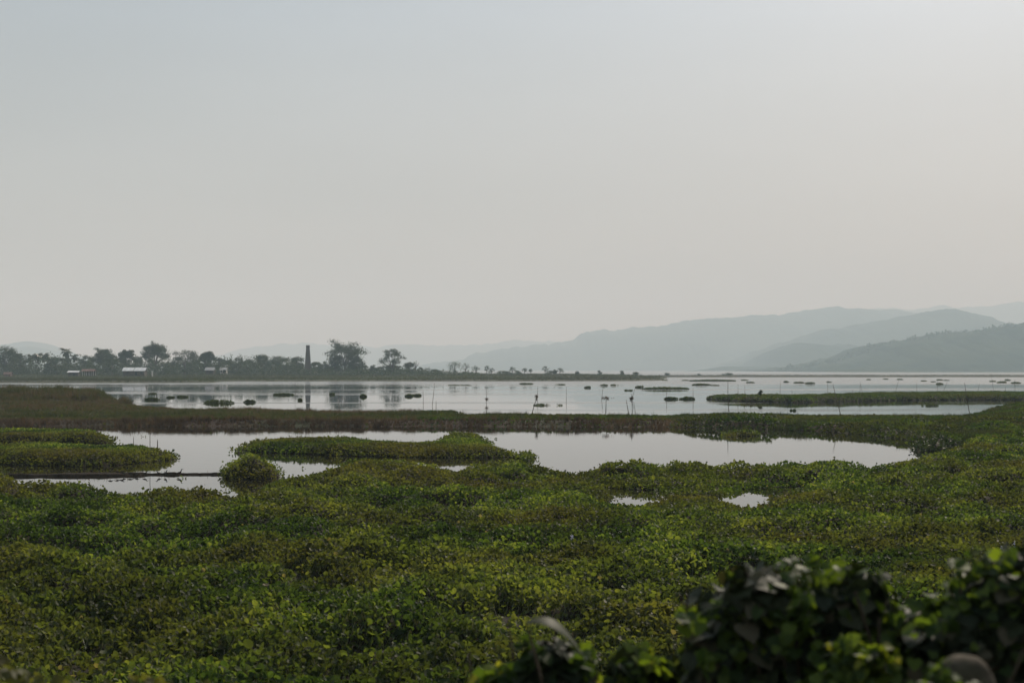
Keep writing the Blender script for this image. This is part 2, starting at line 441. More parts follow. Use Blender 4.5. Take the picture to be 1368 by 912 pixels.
# ------------------------------------------------------------------ EMBANKMENT under the camera
ys = np.array([-40, -18, -14, -5, -3.5, 3.2, 4.4, 8, 12, 15.5, 18]); zs = np.array([-.4, -.2, 0.3, 2.75, 2.9, 2.9, 2.65, 1.75, .75, -.05, -.5])
xs = np.arange(-150, 151, 1.0); yy = np.interp(np.linspace(0, 10, 61), np.arange(11), ys); zz = np.interp(np.linspace(0, 10, 61), np.arange(11), zs)
gx, gy = np.meshgrid(xs, yy); gz = np.broadcast_to(zz[:, None], gx.shape) + (fbm(gx / 1.5, gy / 1.5, 3) - .5) * 0.3
ii = np.arange(gx.size).reshape(gx.shape)
Fq = np.stack([ii[:-1, :-1], ii[:-1, 1:], ii[1:, 1:], ii[1:, :-1]], -1).reshape(-1, 4)
tag(link('ground', make_mesh('ground', np.stack([gx, gy, gz], -1).reshape(-1, 3), Fq, rough_mat('embankment_soil', (0.05, 0.04, 0.025), (0.09, 0.07, 0.045), 2.0, c3=(0.03, 0.045, 0.015), scale3=0.6), smooth=True)), kind='structure', label='earth embankment the view is taken from')


def bank_z(y):
    return float(np.interp(y, ys, zs))


# ------------------------------------------------------------------ MAIN HYACINTH MAT
def px_poly(pts):
    return [P(a, b, c) for a, b, c in pts]


z5 = .5
main_far = [(-200, 641), (0, 641), (60, 640), (120, 642), (150, 645), (180, 648), (215, 647), (255, 650), (290, 654), (325, 660), (350, 661), (356, 645), (368, 634), (395, 632), (404, 628),
            (418, 629), (430, 624), (440, 622), (480, 618), (520, 616), (560, 616), (596, 618), (612, 621), (650, 617), (700, 617), (730, 618), (740, 622), (770, 624), (795, 623), (805, 619),
            (850, 620), (900, 621), (960, 618), (1010, 619), (1060, 616), (1130, 618), (1170, 619), (1190, 613), (1235, 606), (1262, 598), (1285, 589), (1310, 583), (1368, 578), (1560, 575)]
main_poly = px_poly([(a, b, z5) for a, b in main_far]) + [(11, 15.8), (-11, 15.8)]
hole1 = px_poly([(803, 650, 0), (850, 652, 0), (895, 654, 0), (908, 661, 0), (960, 660, 0), (985, 655, 0), (1080, 648, 0), (1090, 650, 0), (1055, 653, .45), (1030, 657, .45), (1018, 664, .45),
                 (1000, 668, .45), (982, 670, .45), (972, 664, .45), (950, 658, .5), (895, 658, .5), (878, 662, .45), (862, 666, .45), (828, 666, .45), (810, 661, .45)])
pits = [P(556, 648, .3) + (1.1, 2.0, .42), P(572, 676, .3) + (1.6, 2.0, .42), P(520, 708, .3) + (1.2, 1.4, .42), P(600, 702, .3) + (1.5, 1.4, .4), P(640, 575 + 73, .3) + (2.2, 1.5, .22),
        P(40, 728, .3) + (2.2, 1.8, .35), P(110, 738, .3) + (1.4, 1.3, .3), P(230, 715, .3) + (1.3, 1.4, .25), P(165, 775, .3) + (.9, .9, .3), P(830, 725, .3) + (1.3, 1.2, .28), P(700, 756, .3) + (1.2, .9, .25),
        P(1290, 728, .3) + (1.6, 1.2, .35), P(1215, 630, .3) + (1.6, 3, .2), P(470, 850, .3) + (.7, .6, .35), P(245, 860, .3) + (.8, .7, .3), P(650, 860, .3) + (.7, .6, .3), P(410, 722, .3) + (1.3, 1.4, .2),
        P(1125, 632, .3) + (2.0, 2, .2), P(850, 790, .3) + (.9, .7, .25), P(520, 760, .3) + (.9, .8, .25), P(60, 830, .3) + (.9, .7, .25)]


def main_h(x, y):
    h = .50 + .34 * (fbm(x / 3.0, y / 3.6, 5, 3) - .5) * 2 + .38 * (fbm(x / .95, y / 1.15, 8, 2) - .5) * 2
    v = fbm(x / 2.6, y / 3.0, 21, 3)
    h = h - .30 * sstep(.45, .30, v)
    for (a, b, rx, ry, d) in pits:
        h = h - d * np.exp(-(((x - a) / rx) ** 2 + ((y - b) / ry) ** 2))
    h = h + .25 * np.exp(-(((x - X_at(870, 69)) / 3.2) ** 2 + ((y - 66) / 3) ** 2)) * 0.6
    lim = .34 + .5 * sstep(0, 3, np.abs(y - 48.5) - 1.8) + sstep(0, .9, np.minimum(np.abs(x - 4.1) - 1.0, np.abs(x - 8.0) - .6))
    h = np.maximum(h, .52 * sstep(2.2, .8, np.abs(x - 6.2) - .2) * (np.abs(y - 50) < 3))
    h = np.minimum(h, lim)
    return np.maximum(h, .07)


main = Patch(main_poly, .25, main_h, .8, holes=[hole1], wob=.45, seed=4)
bed = link('marsh_bed', main.surface('marsh_bed', M['bed'], drop=.30)); tag(bed, kind='structure', label='dark root mass under the floating plants')


def leaf_size(y):
    return .096 * (1 + np.clip(y - 26, 0, 200) / 150)


def hyacinth(patch, lai, frustum=1.35, lo=15, hi=88, stalks=True, split=40, deep=.22, mat='hyacinth', smul=1.0, dens_cap=None, origin=(0, 0, 0)):
    def dens(x, y):
        s = leaf_size(y) * smul
        e = patch.at(patch.d, x, y)
        return lai / (s * s * .7) * (1 + .8 * (e < .7))
    x, y = patch.points(dens, frustum)
    e = patch.at(patch.d, x, y)
    h = patch.hgt(x, y)
    kp = (h > .27) | (rng.random(len(h)) < .30) | (e < .6)
    x, y, e, h = x[kp], y[kp], e[kp], h[kp]
    n = len(x)
    s = leaf_size(y) * smul * rng.lognormal(0, .20, n)
    u = rng.random(n)
    z = h - deep * u ** 1.7 - .6 * s
    rim = e < .9
    z[rim] = h[rim] * rng.uniform(0.0, 1.0, rim.sum()) - .3 * s[rim]
    z += (rng.random(n) < .05) * rng.uniform(0, .14, n)
    z = np.maximum(z, .01)
    edge_ = e < .5
    x = x + edge_ * rng.normal(0, .16, n) * np.clip(y / 60, .5, 1.6); y = y + edge_ * rng.normal(0, .25, n)
    nr = rand_normals(n, lo, hi)
    # colour: every leaf its own, plus clumps of one age
    tone = np.clip(.40 + .62 * (fbm(x / 1.4, y / 1.8, 31, 2) - .5) * 2 + .3 * (fbm(x / 6, y / 7, 33, 2) - .5) * 2 + rng.normal(0, .24, n), 0, .93)
    tone[rng.random(n) < .004] = 1.0
    pos = np.stack([x, y, z], 1) - np.array(origin)
    near = y < split
    out = []
    Vs, Fs, Ts, k = [], [], [], 0
    for sel, tm in ((near, T_ROUND), (~near, T_FOLD)):
        if sel.sum() == 0: continue
        V, Fc, T = cards(pos[sel], nr[sel], s[sel], tm, tone[sel], roll=.45)
        Vs.append(V); Fs.append(Fc + k); Ts.append(T); k += len(V)
    me = make_mesh('leaves', np.concatenate(Vs), np.concatenate(Fs), M[mat], np.concatenate(Ts))
    st = None
    if stalks and near.sum():
        p = pos[near]; q = p.copy()
        q[:, :2] += rng.normal(0, .09, (len(p), 2)); q[:, 2] -= rng.uniform(.18, .35, len(p))
        wv_ = rng.normal(0, 1, (len(p), 3)); wv_[:, 2] = 0; wv_ /= np.linalg.norm(wv_, axis=1, keepdims=True); wv_ *= .006
        V = np.stack([p - wv_, p + wv_, q + wv_ * 1.6, q - wv_ * 1.6], 1).reshape(-1, 3)
        Fc = np.arange(len(V)).reshape(-1, 4)
        st = make_mesh('stalks', V, Fc, M['stalk'], np.repeat(rng.random(len(p)), 4))
    return me, st


me, st = hyacinth(main, 1.9, deep=.32)
lv = link('water_hyacinth', me); tag(lv, 'dense green carpet of water hyacinth filling the foreground marsh', 'water hyacinth', kind='stuff')
s_ = link('stems', st, lv); s_['kind'] = 'stuff'


# ------------------------------------------------------------------ ISLANDS of hyacinth standing in the pond
def island(pts, label, top=.6, edge=.7, lai=2.6, group=None, name='hyacinth_island', step=.25, smul=1.0, frustum=1.35, mat='hyacinth', bump=.15, cat='floating plants', hfun=None, wob=.35, seed=9, deep=.25):
    poly = px_poly(pts)
    c = np.mean(np.array(poly), 0)
    def hf(x, y):
        h = top + bump * (fbm(x / 2.0, y / 2.4, seed, 3) - .5) * 2
        if hfun is not None: h = hfun(x, y, h)
        return np.maximum(h, .08)
    pt = Patch(poly, step, hf, edge, wob=wob, seed=seed)
    root = empty(name, (c[0], c[1], 0)); tag(root, label, cat, group)
    rm = link('root_mat', pt.surface('root_mat', M['bed'], drop=.22), root); rm.data.transform(__import__('mathutils').Matrix.Translation((-c[0], -c[1], 0)))
    me, _ = hyacinth(pt, lai, frustum=frustum, stalks=False, smul=smul, mat=mat, deep=deep, origin=(c[0], c[1], 0))
    link('leaf_cover', me, root)
    return root


IG = 'islands of water hyacinth in the pond'
island([(-260, 592, .6), (0, 592, .6), (60, 590, .6), (110, 591, .6), (150, 593, .6), (190, 592, .6), (212, 597, .6), (226, 604, .5), (227, 608, 0), (218, 615, 0), (180, 619, 0), (120, 623, 0), (60, 622, 0), (0, 619, 0), (-260, 619, 0)],
       'broad green hyacinth island at the left edge, right behind the mud bar with birds', group=IG, top=.62, seed=9)
island([(-260, 571, .65), (0, 571, .65), (80, 572, .65), (128, 573, .65), (146, 578, .6), (151, 584, .4), (148, 589, 0), (138, 592, 0), (60, 592, 0), (-260, 592, 0)],
       'darker hyacinth island at the left edge between the grassy bank and the broad green one', group=IG, top=.66, seed=14)
hx, hy = P(615, 583, .6)
island([(318, 595, .5), (325, 589, .55), (350, 586, .55), (400, 584, .55), (450, 584, .55), (500, 587, .55), (545, 590, .55), (580, 589, .55), (588, 583, .6), (600, 580, .6), (632, 579, .6), (646, 582, .6), (652, 589, .55),
        (670, 595, .55), (700, 601, .5), (708, 606, .4), (706, 610, 0), (650, 611, 0), (600, 611, 0), (560, 611, 0), (520, 610, 0), (470, 609, 0), (430, 607, 0), (380, 605, 0), (340, 603, 0), (325, 600, 0)],
       'long hyacinth island in mid pond with a raised hump near its right end', group=IG, top=.58, seed=23, wob=.12,
       hfun=lambda x, y, h: h - .34 * np.exp(-(((x - X_at(549, 80)) / .9) ** 2)) * sstep(86, 82, y) + .10 * np.exp(-(((x - X_at(400, 85)) / 2.5) ** 2)) + .26 * np.exp(-(((x - hx) / 1.9) ** 2 + ((y - hy) / 4) ** 2)))
island([(299, 632, .1), (304, 625, .3), (315, 621, .4), (340, 619, .4), (360, 622, .4), (372, 630, .2), (373, 637, 0), (350, 640, 0), (320, 640, 0), (303, 638, 0)],
       'round leafy hump of hyacinth standing alone at the right end of the mud bar', group=IG, top=1.05, edge=1.1, name='hyacinth_clump', seed=31, wob=.15, step=.15, bump=.12, smul=.9, deep=.4)
island([(973, 575, .5), (985, 573, .5), (1000, 573.5, .5), (1008, 577, .3), (1007, 580, 0), (990, 581, 0), (975, 580, 0)],
       'small rounded green clump against the bank at the far side of the pond', group=IG, top=.78, edge=1.3, name='hyacinth_clump', seed=37, wob=.15, step=.2)
island([(1226, 592, .5), (1240, 587, .5), (1262, 588, .5), (1285, 590, .5), (1300, 592, .5), (1298, 597, .2), (1272, 601, 0), (1258, 604, 0), (1240, 604, 0), (1229, 598, 0)],
       'dark shaded mound of leaves at the right end of the pond', group=IG, top=1.3, edge=1.8, name='leafy_mound', seed=41, wob=.25, step=.2, mat='tree_leaf')
# mud bar with stubble
bar_poly = px_poly([(-60, 633, .1), (60, 632.5, .1), (120, 631.2, .1), (200, 630.8, .1), (305, 630.6, .1), (305, 633.9, 0), (200, 634.2, 0), (165, 635.8, 0), (120, 636.6, 0), (50, 636.6, 0), (-60, 636.6, 0)])
bar = Patch(bar_poly, .12, lambda x, y: .13 + .05 * (fbm(x * 1.3, y * 1.3, 5, 3) - .5) * 2, .3, wob=.05, seed=51)
bc = np.mean(np.array(bar_poly), 0)
bar_o = link('mud_bar', bar.surface('mud_bar', M['mud'])); tag(bar_o, 'thin dark mud bar with stubble crossing the left pond channel', 'mud bar', kind='structure')
bx, by = bar.points(lambda x, y: 16.0)
n = len(bx)
V, Fc, T = cards(np.stack([bx, by, bar.hgt(bx, by) - .02], 1), rand_normals(n, 75, 90), rng.uniform(.05, .22, n), T_BLADE, rng.uniform(.5, 1, n), roll=.2)
sb = link('stubble', make_mesh('stubble', V, Fc, M['grass'], T)); tag(sb, 'short dead stubble along the mud bar', 'stubble', kind='stuff')

# single plants that broke off and drift beside the mats
lp = [(711, 602), (312, 600), (154, 585), (190, 582), (655, 590), (662, 586), (230, 610), (800, 621), (1212, 592), (404, 626), (1118, 612), (240, 640)]
Vs, Fs, Ts, kk_ = [], [], [], 0
for px_, py_ in lp:
    x_, y_ = P(px_ + rng.normal(0, 2), py_ + rng.normal(0, .6)); m_ = rng.integers(2, 6); q_ = rng.normal(0, .07, (m_, 3)); q_[:, 2] = rng.uniform(-.03, .07, m_)
    V, Fc, T = cards(np.array([x_, y_, 0]) + q_, rand_normals(m_, 20, 88), rng.uniform(.06, .12, m_), T_ROUND, rng.uniform(.1, .7, m_))
    Vs.append(V); Fs.append(Fc + kk_); Ts.append(T); kk_ += len(V)
tag(link('loose_plants', make_mesh('loose_plants', np.concatenate(Vs), np.concatenate(Fs), M['hyacinth'], np.concatenate(Ts))), 'single plants drifting loose beside the leafy islands', 'floating plants', kind='stuff')

# ------------------------------------------------------------------ GRASSY BANK across the middle
def pd(px, D):
    return (X_at(px, D), D)


bank_poly = [pd(-400, 232), pd(-100, 228), pd(60, 222), pd(130, 212), pd(168, 196), pd(190, 181), pd(240, 172), pd(300, 168), pd(390, 166), pd(520, 165), pd(600, 166), pd(618, 163), pd(590, 157), pd(600, 154), pd(622, 146), pd(700, 145),
             pd(870, 143), pd(960, 146), pd(1100, 143), pd(1286, 142), pd(1300, 148), pd(1330, 160), pd(1368, 172), pd(1700, 180),
             pd(1700, 90), pd(1368, 90), pd(1300, 92), pd(1270, 90), pd(1240, 95), pd(1215, 99.5), pd(1180, 105), pd(1150, 109.5), pd(1080, 116), pd(1000, 119.5), pd(900, 123.5), pd(600, 125), pd(150, 125), pd(-100, 125), pd(-400, 125)]
NEAR_D = ([-400, 600, 900, 1000, 1080, 1150, 1180, 1215, 1240, 1700], [125, 125, 123.5, 119.5, 116, 109.5, 105, 99.5, 95, 84])


def bank_h(x, y):
    px = x / y * F + CX
    h = .36 + .12 * (fbm(x / 5, y / 5, 61, 3) - .5) * 2
    # gentle grassy slope up from the pond side
    e_ = y - np.interp(px, *NEAR_D)
    h = h + (.16 + .10 * sstep(900, 1000, px)) * np.exp(-((e_ - 3.5) / 3.0) ** 2)
    h = h * (.30 + .70 * sstep(0, 3.6, e_))
    # overgrown mound at the left
    m1 = sstep(175, 118, px) * np.exp(-((y - 204) / 13.0) ** 2)
    h = h + m1 * (1.40 + .4 * (fbm(x / 4, y / 5, 64, 3) - .5) * 2)
    h = h + .45 * sstep(250, 60, px) * np.exp(-((y - 172) / 14) ** 2)
    # low muddy spit reaching right
    sp_ = sstep(360, 450, px) * sstep(148, 158, y) * sstep(1000, 900, px)
    h = h * (1 - .60 * sp_)
    # mound at the right edge
    h = h + 1.15 * sstep(1290, 1390, px) * np.exp(-((y - 155) / 14.0) ** 2)
    h = h * (1 - .30 * sstep(1230, 1300, px) * sstep(118, 100, y))
    return np.maximum(h, .15)


bank = Patch(bank_poly, .5, bank_h, 1.0, wob=.8, seed=71)
tag(link('bank', bank.surface('bank', M['bank_soil'], drop=.12)), kind='structure', label='long low earth bank between the pond and the lake')


def brownness(x, y):
    px = x / y * F + CX
    b = .38 + .85 * (fbm(x / 9, y / 5, 91, 3) - .5)
    left = sstep(700, 420, px)
    b = b * left + (.05 + .3 * (fbm(x / 5, y / 4, 95, 2) - .4)) * (1 - left)
    w_ = sstep(129.5, 127.2, y + 2 * (fbm(x / 6, y * 0, 98, 2) - .5)) * sstep(960, 860, px)  # dead brown growth on the pond-side slope, darkened further to paint its backlit shade
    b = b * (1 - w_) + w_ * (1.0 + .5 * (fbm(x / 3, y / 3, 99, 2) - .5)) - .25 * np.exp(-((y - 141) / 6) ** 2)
    b = b + .5 * sstep(150, 158, y) * sstep(300, 400, px) * sstep(1000, 900, px)
    b = b + .5 * sstep(1280, 1340, px) * np.exp(-((y - 122) / 7.0) ** 2) + .3 * sstep(1290, 1340, px) * sstep(136, 146, y)
    return b


bx, by = bank.points(lambda x, y: 1.25 * np.where(x / y * F + CX < 640, 9.0, 7.0) * np.where(y < 131, 1.8, 1), 1.35)
n = len(bx); px_ = bx / by * F + CX
gs = rng.uniform(.18, .38, n) * (1 + .8 * (fbm(bx / 3, by / 3, 77, 2) > .62)) * (1 + 1.3 * (px_ < 190) * (by > 190) * (fbm(bx / 2.2, by / 3, 79, 2) > .45))
by = by - (bank.at(bank.d, bx, by) < .8) * rng.uniform(0, .7, n)
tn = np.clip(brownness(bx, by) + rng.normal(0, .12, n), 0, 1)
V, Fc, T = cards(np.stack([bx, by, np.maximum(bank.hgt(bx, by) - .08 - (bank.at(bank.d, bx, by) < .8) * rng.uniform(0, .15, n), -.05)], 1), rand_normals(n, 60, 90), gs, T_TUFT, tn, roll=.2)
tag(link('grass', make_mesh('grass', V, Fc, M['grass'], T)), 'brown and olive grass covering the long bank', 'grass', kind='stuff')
# broad leaves along the right half of the bank and its waterline
def bl_d(x, y):
    px = x / y * F + CX
    return np.where(px > 560, 30.0, 1.0) * np.where((px < 900) & (y < 129.5), .12, 1) * np.where(px > 1250, 1.2, 1) * np.where(y > 150, .4, 1) + 2.0 * (bank.at(bank.d, x, y) < 1)
bx, by = bank.points(bl_d, 1.35)
n = len(bx); e = bank.at(bank.d, bx, by); h = bank.hgt(bx, by)
pxx = bx / by * F + CX
z = h - rng.random(n) ** 2 * .15 + .05
z[e < 1.2] = (h * rng.uniform(.05, 1.05, n))[e < 1.2]
tn = np.clip(.34 + .6 * (fbm(bx / 3, by / 4, 83, 2) - .5) * 2 + rng.normal(0, .15, n) - .2 * (by > 145) - .2 * (e < 2.5), 0, 1)
# lumps of taller growth at the pond side
z += .45 * sstep(.48, .72, fbm(bx / 3.5, by / 3.5, 87, 2)) * sstep(880, 960, pxx) * (by < 126) * (e > .6)
V, Fc, T = cards(np.stack([bx, by, z], 1), rand_normals(n, 15, 88), rng.uniform(.16, .30, n), T_FOLD, tn)
tag(link('ground_cover', make_mesh('ground_cover', V, Fc, M['hyacinth_far'], T)), 'low green leaves growing over the right part of the bank', 'ground cover', kind='stuff')

# ------------------------------------------------------------------ LONG GREEN STRIP in the lake and weed patches
LG = 'low weed islands on the lake'
island([(938, 530, .4), (950, 528, .6), (1000, 528, .6), (1060, 528, .6), (1100, 527, .6), (1180, 525, .6), (1250, 524, .6), (1368, 524, .6), (1700, 523, .6), (1700, 534, 0), (1368, 534, 0), (1290, 534, 0), (1200, 535, 0),
        (1100, 536.5, 0), (1060, 537.5, 0), (1000, 536, 0), (965, 534.5, 0), (942, 533, 0)],
       'long low green strip of plants crossing the lake at the right', top=.82, edge=1.4, step=.6, smul=1.0, mat='hyacinth_far', bump=.18, name='weed_island', wob=1.0, group=LG, lai=1.8, cat='weed island')


def weed_patch(x0, x1, yt, yb, label, sparse=1.0, name='weed_patch', brown=False):
    """a low floating patch seen edge on: yb is its near waterline, yt its top"""
    D = CH * F / (yb - HY)
    wd = (x1 - x0) / F * D
    top = max(.14, (yb - yt) / F * D * .52)
    dep = max(wd * .25, (CH * F / max(yb - HY - .4, 2) - D) * .3)
    dep = min(dep, wd * 1.2 + 4)
    cx = X_at((x0 + x1) / 2, D)
    n = int(np.clip(420 * wd * .3 * sparse, 320, 3600))
    th = rng.uniform(0, 2 * np.pi, n); r = rng.random(n) ** .5
    x = r * np.cos(th) * wd / 2; y = r * np.sin(th) * dep / 2
    q_ = fbm((x + cx) / max(wd * .09, 1) + 5, y / 2.0, 111, 3)
    keep = q_ > np.quantile(q_, 0.0 if sparse >= 1 else .5)
    x, y, r = x[keep], y[keep], r[keep]; n = len(x)
    hh = top * np.clip(1 - r ** 2.2, 0.05, 1) ** .7 * (.65 + .5 * fbm((x + cx) / (wd * .12 + 1), y / 3, 113, 2))
    z = hh * rng.uniform(-.25, 1, n)
    s = np.clip(D / 1422 * 1.6, .2, 1.1)
    z = z * (sparse >= 1) + (sparse < 1) * z * .8
    V, Fc, T = cards(np.stack([x, y, z * .9], 1), rand_normals(n, 50, 90), rng.uniform(.5, 1.1, n) * min(s, top * 1.0 + .08), T_FOLD, np.clip(rng.normal(.45, .2, n), 0, 1))
    o = link(name, make_mesh(name, V, Fc, M['hyacinth_far'], T), None, (cx, D + dep / 2, 0))
    return tag(o, label, 'weed island', LG, 'stuff' if sparse < 1 else None)


for a in [
    (858, 922, 514.5, 520, 'flat green weed island left of the tip of the long green strip'),
    (887, 906, 527.5, 533.2, 'left one of two round weed clumps off the left tip of the long strip'),
    (908, 929, 527.5, 533.2, 'right one of two round weed clumps off the left tip of the long strip'),
    (922, 984, 506, 509.3, 'thin dark weed line below the far strip of land, right of the shore point'),
    (925, 950, 511.5, 514.5, 'short weed bar between the thin dark line and the flat green weed island'),
    (950, 962, 513.5, 515, 'tiny weed speck at the right end of the short weed bar'),
    (885, 893, 506.8, 508.3, 'tiny weed speck off the right tip of the far shore point'),
    (912, 921, 506.8, 508.5, 'tiny weed speck at the left end of the thin dark weed line'),
    (991, 1001, 506.4, 508.3, 'small weed float at the right end of the thin dark weed line'),
    (998, 1009, 509, 511.6, 'small dark float just below right of the thin dark weed line'),
    (1049, 1054, 508, 511, 'small round float standing alone left of the pair of dark floats'),
    (1062, 1075, 509, 511.9, 'left one of the pair of dark floats above the long strip'),
    (1077, 1090, 509.6, 512.8, 'right one of the pair of dark floats above the long strip'),
    (1106, 1112, 508.8, 511, 'small float beside the stake right of the pair of dark floats'),
    (1160, 1165, 505.8, 507.6, 'faint small float far out, left of the next faint one'),
    (1183, 1188, 504.8, 506.8, 'faint small float far out, just left of a stake leaning right'),
    (1201, 1208, 505, 507.4, 'dark float at the top of the stake leaning right'),
    (1233, 1239, 507.5, 509.4, 'small pale float left of the two stacked dark floats'),
    (1246, 1252, 508.8, 510.4, 'narrow float touching the left side of the two stacked dark floats'),
    (1254, 1261, 505.8, 508.2, 'upper one of the two stacked dark floats far out on the lake'),
    (1253, 1261, 510.6, 513.4, 'lower one of the two stacked dark floats far out on the lake'),
    (1264, 1270, 506.8, 508.5, 'thin float just right of the two stacked dark floats'),
    (1325, 1332, 507.6, 510, 'small float left of the wide dark float near the right edge'),
    (1335, 1346, 508.4, 511.6, 'wide dark float near the right edge of the lake'),
    (1346, 1351, 505.6, 508.6, 'small round float above the wide dark float near the right edge'),
    (1353, 1365, 509.4, 512.4, 'dark float at the foot of the last stake by the right edge'),
    (271, 312, 527.5, 538.5, 'largest round weed patch on the lake in front of the left shore'),
    (325, 341, 530, 537.5, 'small pointed weed patch right of the largest round one'),
    (193, 212, 528.5, 534, 'pale green weed patch off the brown mound, near the left'),
    (198, 208, 524, 526, 'faint weed fleck behind the pale green patch near the left'),
    (222, 233, 528.5, 531.2, 'small weed fleck between the pale green patch and the largest round one'),
    (236, 250, 527.6, 530.6, 'thin weed fleck just left of the largest round weed patch'),
    (364, 392, 523.6, 527.6, 'low thin weed bar left of the chimney reflection'),
    (398, 403, 530, 535, 'single dark tuft left of the chimney reflection'),
    (440, 446, 524, 527, 'tiny weed tuft in the reflection of the largest tree'),
    (481, 489, 522, 530, 'dark weed tuft at the stake right of the largest tree reflection'),
    (541, 551, 524, 529.5, 'left half of a broken weed bar under the airy tree'),
    (550, 563, 525.5, 528.6, 'right half of a broken weed bar under the airy tree'),
]:
    weed_patch(*a)
for a in [
    (712, 752, 536.6, 541.5, 'sparse row of emergent stalks right of the crossed stakes', .5),
    (598, 640, 513.2, 514.8, 'hairline streak of weed off the middle of the far shore', .6),
    (694, 712, 510.6, 513.2, 'thin weed streak with a dark knob off the far shore'),
    (742, 758, 512, 514, 'broken weed fleck behind the upright stake in mid lake', .6),
    (776, 790, 513.6, 518, 'dark weed fleck right of the upright stake in mid lake', .8),
    (803, 812, 512.4, 515.4, 'small weed fleck behind the stake with a dry tuft on top', .8),
    (816, 826, 512.4, 515.2, 'small weed fleck just left of the flat green weed island', .8),
    (832, 845, 519.5, 521.6, 'faint weed fleck below the left end of the flat green weed island', .6),
    (850, 862, 513.8, 517.5, 'ragged left tail of the flat green weed island', .8),
    (1232, 1262, 538.8, 542, 'dark floating scraps in the channel below the long strip', .5),
    (1056, 1064, 546, 548.6, 'small dark scrap floating in the channel before the bank', .7),
]:
    weed_patch(*a)
# shrub on the strip
def shrub(loc, w_, h_, label, n=500, leaf=.25, mat='tree_leaf', name='shrub', group=None):
    root = empty(name, loc); tag(root, label, 'shrub', group)
    a = Acc()
    for k in range(5):
        t = rng.uniform(0, 6.28); rr = rng.uniform(.1, .4) * w_ / 2
        a.tube([(0, 0, -.1), (rr * .5 * math.cos(t), rr * .5 * math.sin(t), h_ * .4), (rr * math.cos(t), rr * math.sin(t), h_ * .8)], [.05 * h_ * .5, .03 * h_ * .5, .01 * h_ * .5], 5)
    link('stem', a.mesh('stem', M['bark']), root)
    cl = []
    for k in range(9):
        t = rng.uniform(0, 6.28); rr = rng.uniform(0, .33) * w_
        zc = h_ * rng.uniform(.3, .75)
        cl.append(((rr * math.cos(t), rr * math.sin(t), zc), w_ * rng.uniform(.16, .26), min(h_ * .28, w_ * .3)))
    link('foliage', crown_mesh(cl, n, leaf, M[mat]), root)
    return root


def crown_mesh(clumps, n, leaf, mat, tone0=.45, lo=10, hi=90, flat=1.0):
    vol = np.array([c[1] * c[1] for c in clumps]); k = rng.choice(len(clumps), n, p=vol / vol.sum())
    C = np.array([c[0] for c in clumps])[k]; r = np.array([c[1] for c in clumps])[k]; rz = np.array([c[2] for c in clumps])[k]
    d = rng.normal(0, 1, (n, 3)); d /= np.linalg.norm(d, axis=1, keepdims=True)
    rad = rng.random(n) ** .4 * (1 + .18 * rng.normal(0, 1, n))
    p = C + d * np.stack([r * rad, r * rad, rz * rad], 1)
    p[:, 2] = np.maximum(p[:, 2], .05)
    ct = rng.normal(0, .14, len(clumps))[k]
    tone = np.clip(tone0 + ct + rng.normal(0, .15, n), 0, 1)
    nr = d + rng.normal(0, .5, (n, 3)); nr[:, 2] += .3
    V, Fc, T = cards(p, nr, leaf * rng.uniform(.6, 1.3, n), T_FOLD, tone, roll=1.2)
    return make_mesh('crown', V, Fc, mat, T)


D = P(1017, 528, .8)[1]
shrub((X_at(1016.5, 232), 232, .75), .95, 1.0, 'round shrub standing up from the left part of the long green strip', n=260, leaf=.2)

# ------------------------------------------------------------------ FAR SHORE
shore_poly = [pd(-900, 535), pd(0, 540), pd(200, 541), pd(283, 546), pd(290, 600), pd(440, 612), pd(600, 613), pd(720, 618), pd(850, 628), pd(874, 650), pd(884, 720), pd(882, 800), pd(850, 880), pd(780, 960), pd(700, 1050), pd(600, 1300), pd(400, 1900), pd(-900, 1900)]


def shore_h(x, y):
    px = x / y * F + CX
    h = .75 + 1.25 * sstep(620, 860, y) + .35 * (fbm(x / 30, y / 40, 131, 3) - .5) * 2
    h = h - .5 * sstep(720, 880, px) * sstep(640, 860, y)
    return np.maximum(h, .3)


shore = Patch(shore_poly, 3.0, shore_h, 6.0, wob=4.0, seed=141)
tag(link('shore', shore.surface('shore', rough_mat('shore_soil', (0.034, 0.034, 0.018), (0.055, 0.055, 0.026), 0.05, bump=0), drop=.1)), kind='structure', label='flat far shore across the lake')
bx, by = shore.points(lambda x, y: np.where(y < 640, .8, np.where(y < 900, .35, .05)), 1.2)
n = len(bx)
V, Fc, T = cards(np.stack([bx, by, shore.hgt(bx, by) - .1], 1), rand_normals(n, 60, 90), rng.uniform(.5, 1.1, n), T_TUFT, np.clip(.42 + .9 * (fbm(bx / 120, by / 9, 151, 3) - .5) + rng.normal(0, .12, n), 0, 1), roll=.2)
tag(link('marsh_grass', make_mesh('marsh_grass', V, Fc, M['far_grass'], T)), 'olive grass on the flat far shore', 'grass', kind='stuff')
strip_poly = [pd(862, 940), pd(900, 930), pd(1100, 935), pd(1400, 940), pd(1900, 950), pd(1900, 1010), pd(1400, 990), pd(1100, 985), pd(900, 980), pd(866, 975)]
strip = Patch(strip_poly, 3.0, lambda x, y: 1.1 + .3 * (fbm(x / 25, y / 20, 161, 2) - .5) * 2, 5.0, wob=3.0, seed=163)
tag(link('land_strip', strip.surface('land_strip', rough_mat('strip_soil', (0.024, 0.026, 0.014), (0.04, 0.042, 0.02), 0.05, bump=0))), kind='structure', label='thin strip of land far across the lake at the right')
bx, by = strip.points(lambda x, y: .35, 1.3); n = len(bx)
V, Fc, T = cards(np.stack([bx, by, strip.hgt(bx, by) - .1], 1), rand_normals(n, 60, 90), rng.uniform(.5, 1.0, n), T_TUFT, np.clip(rng.normal(.25, .15, n), 0, 1), roll=.2)
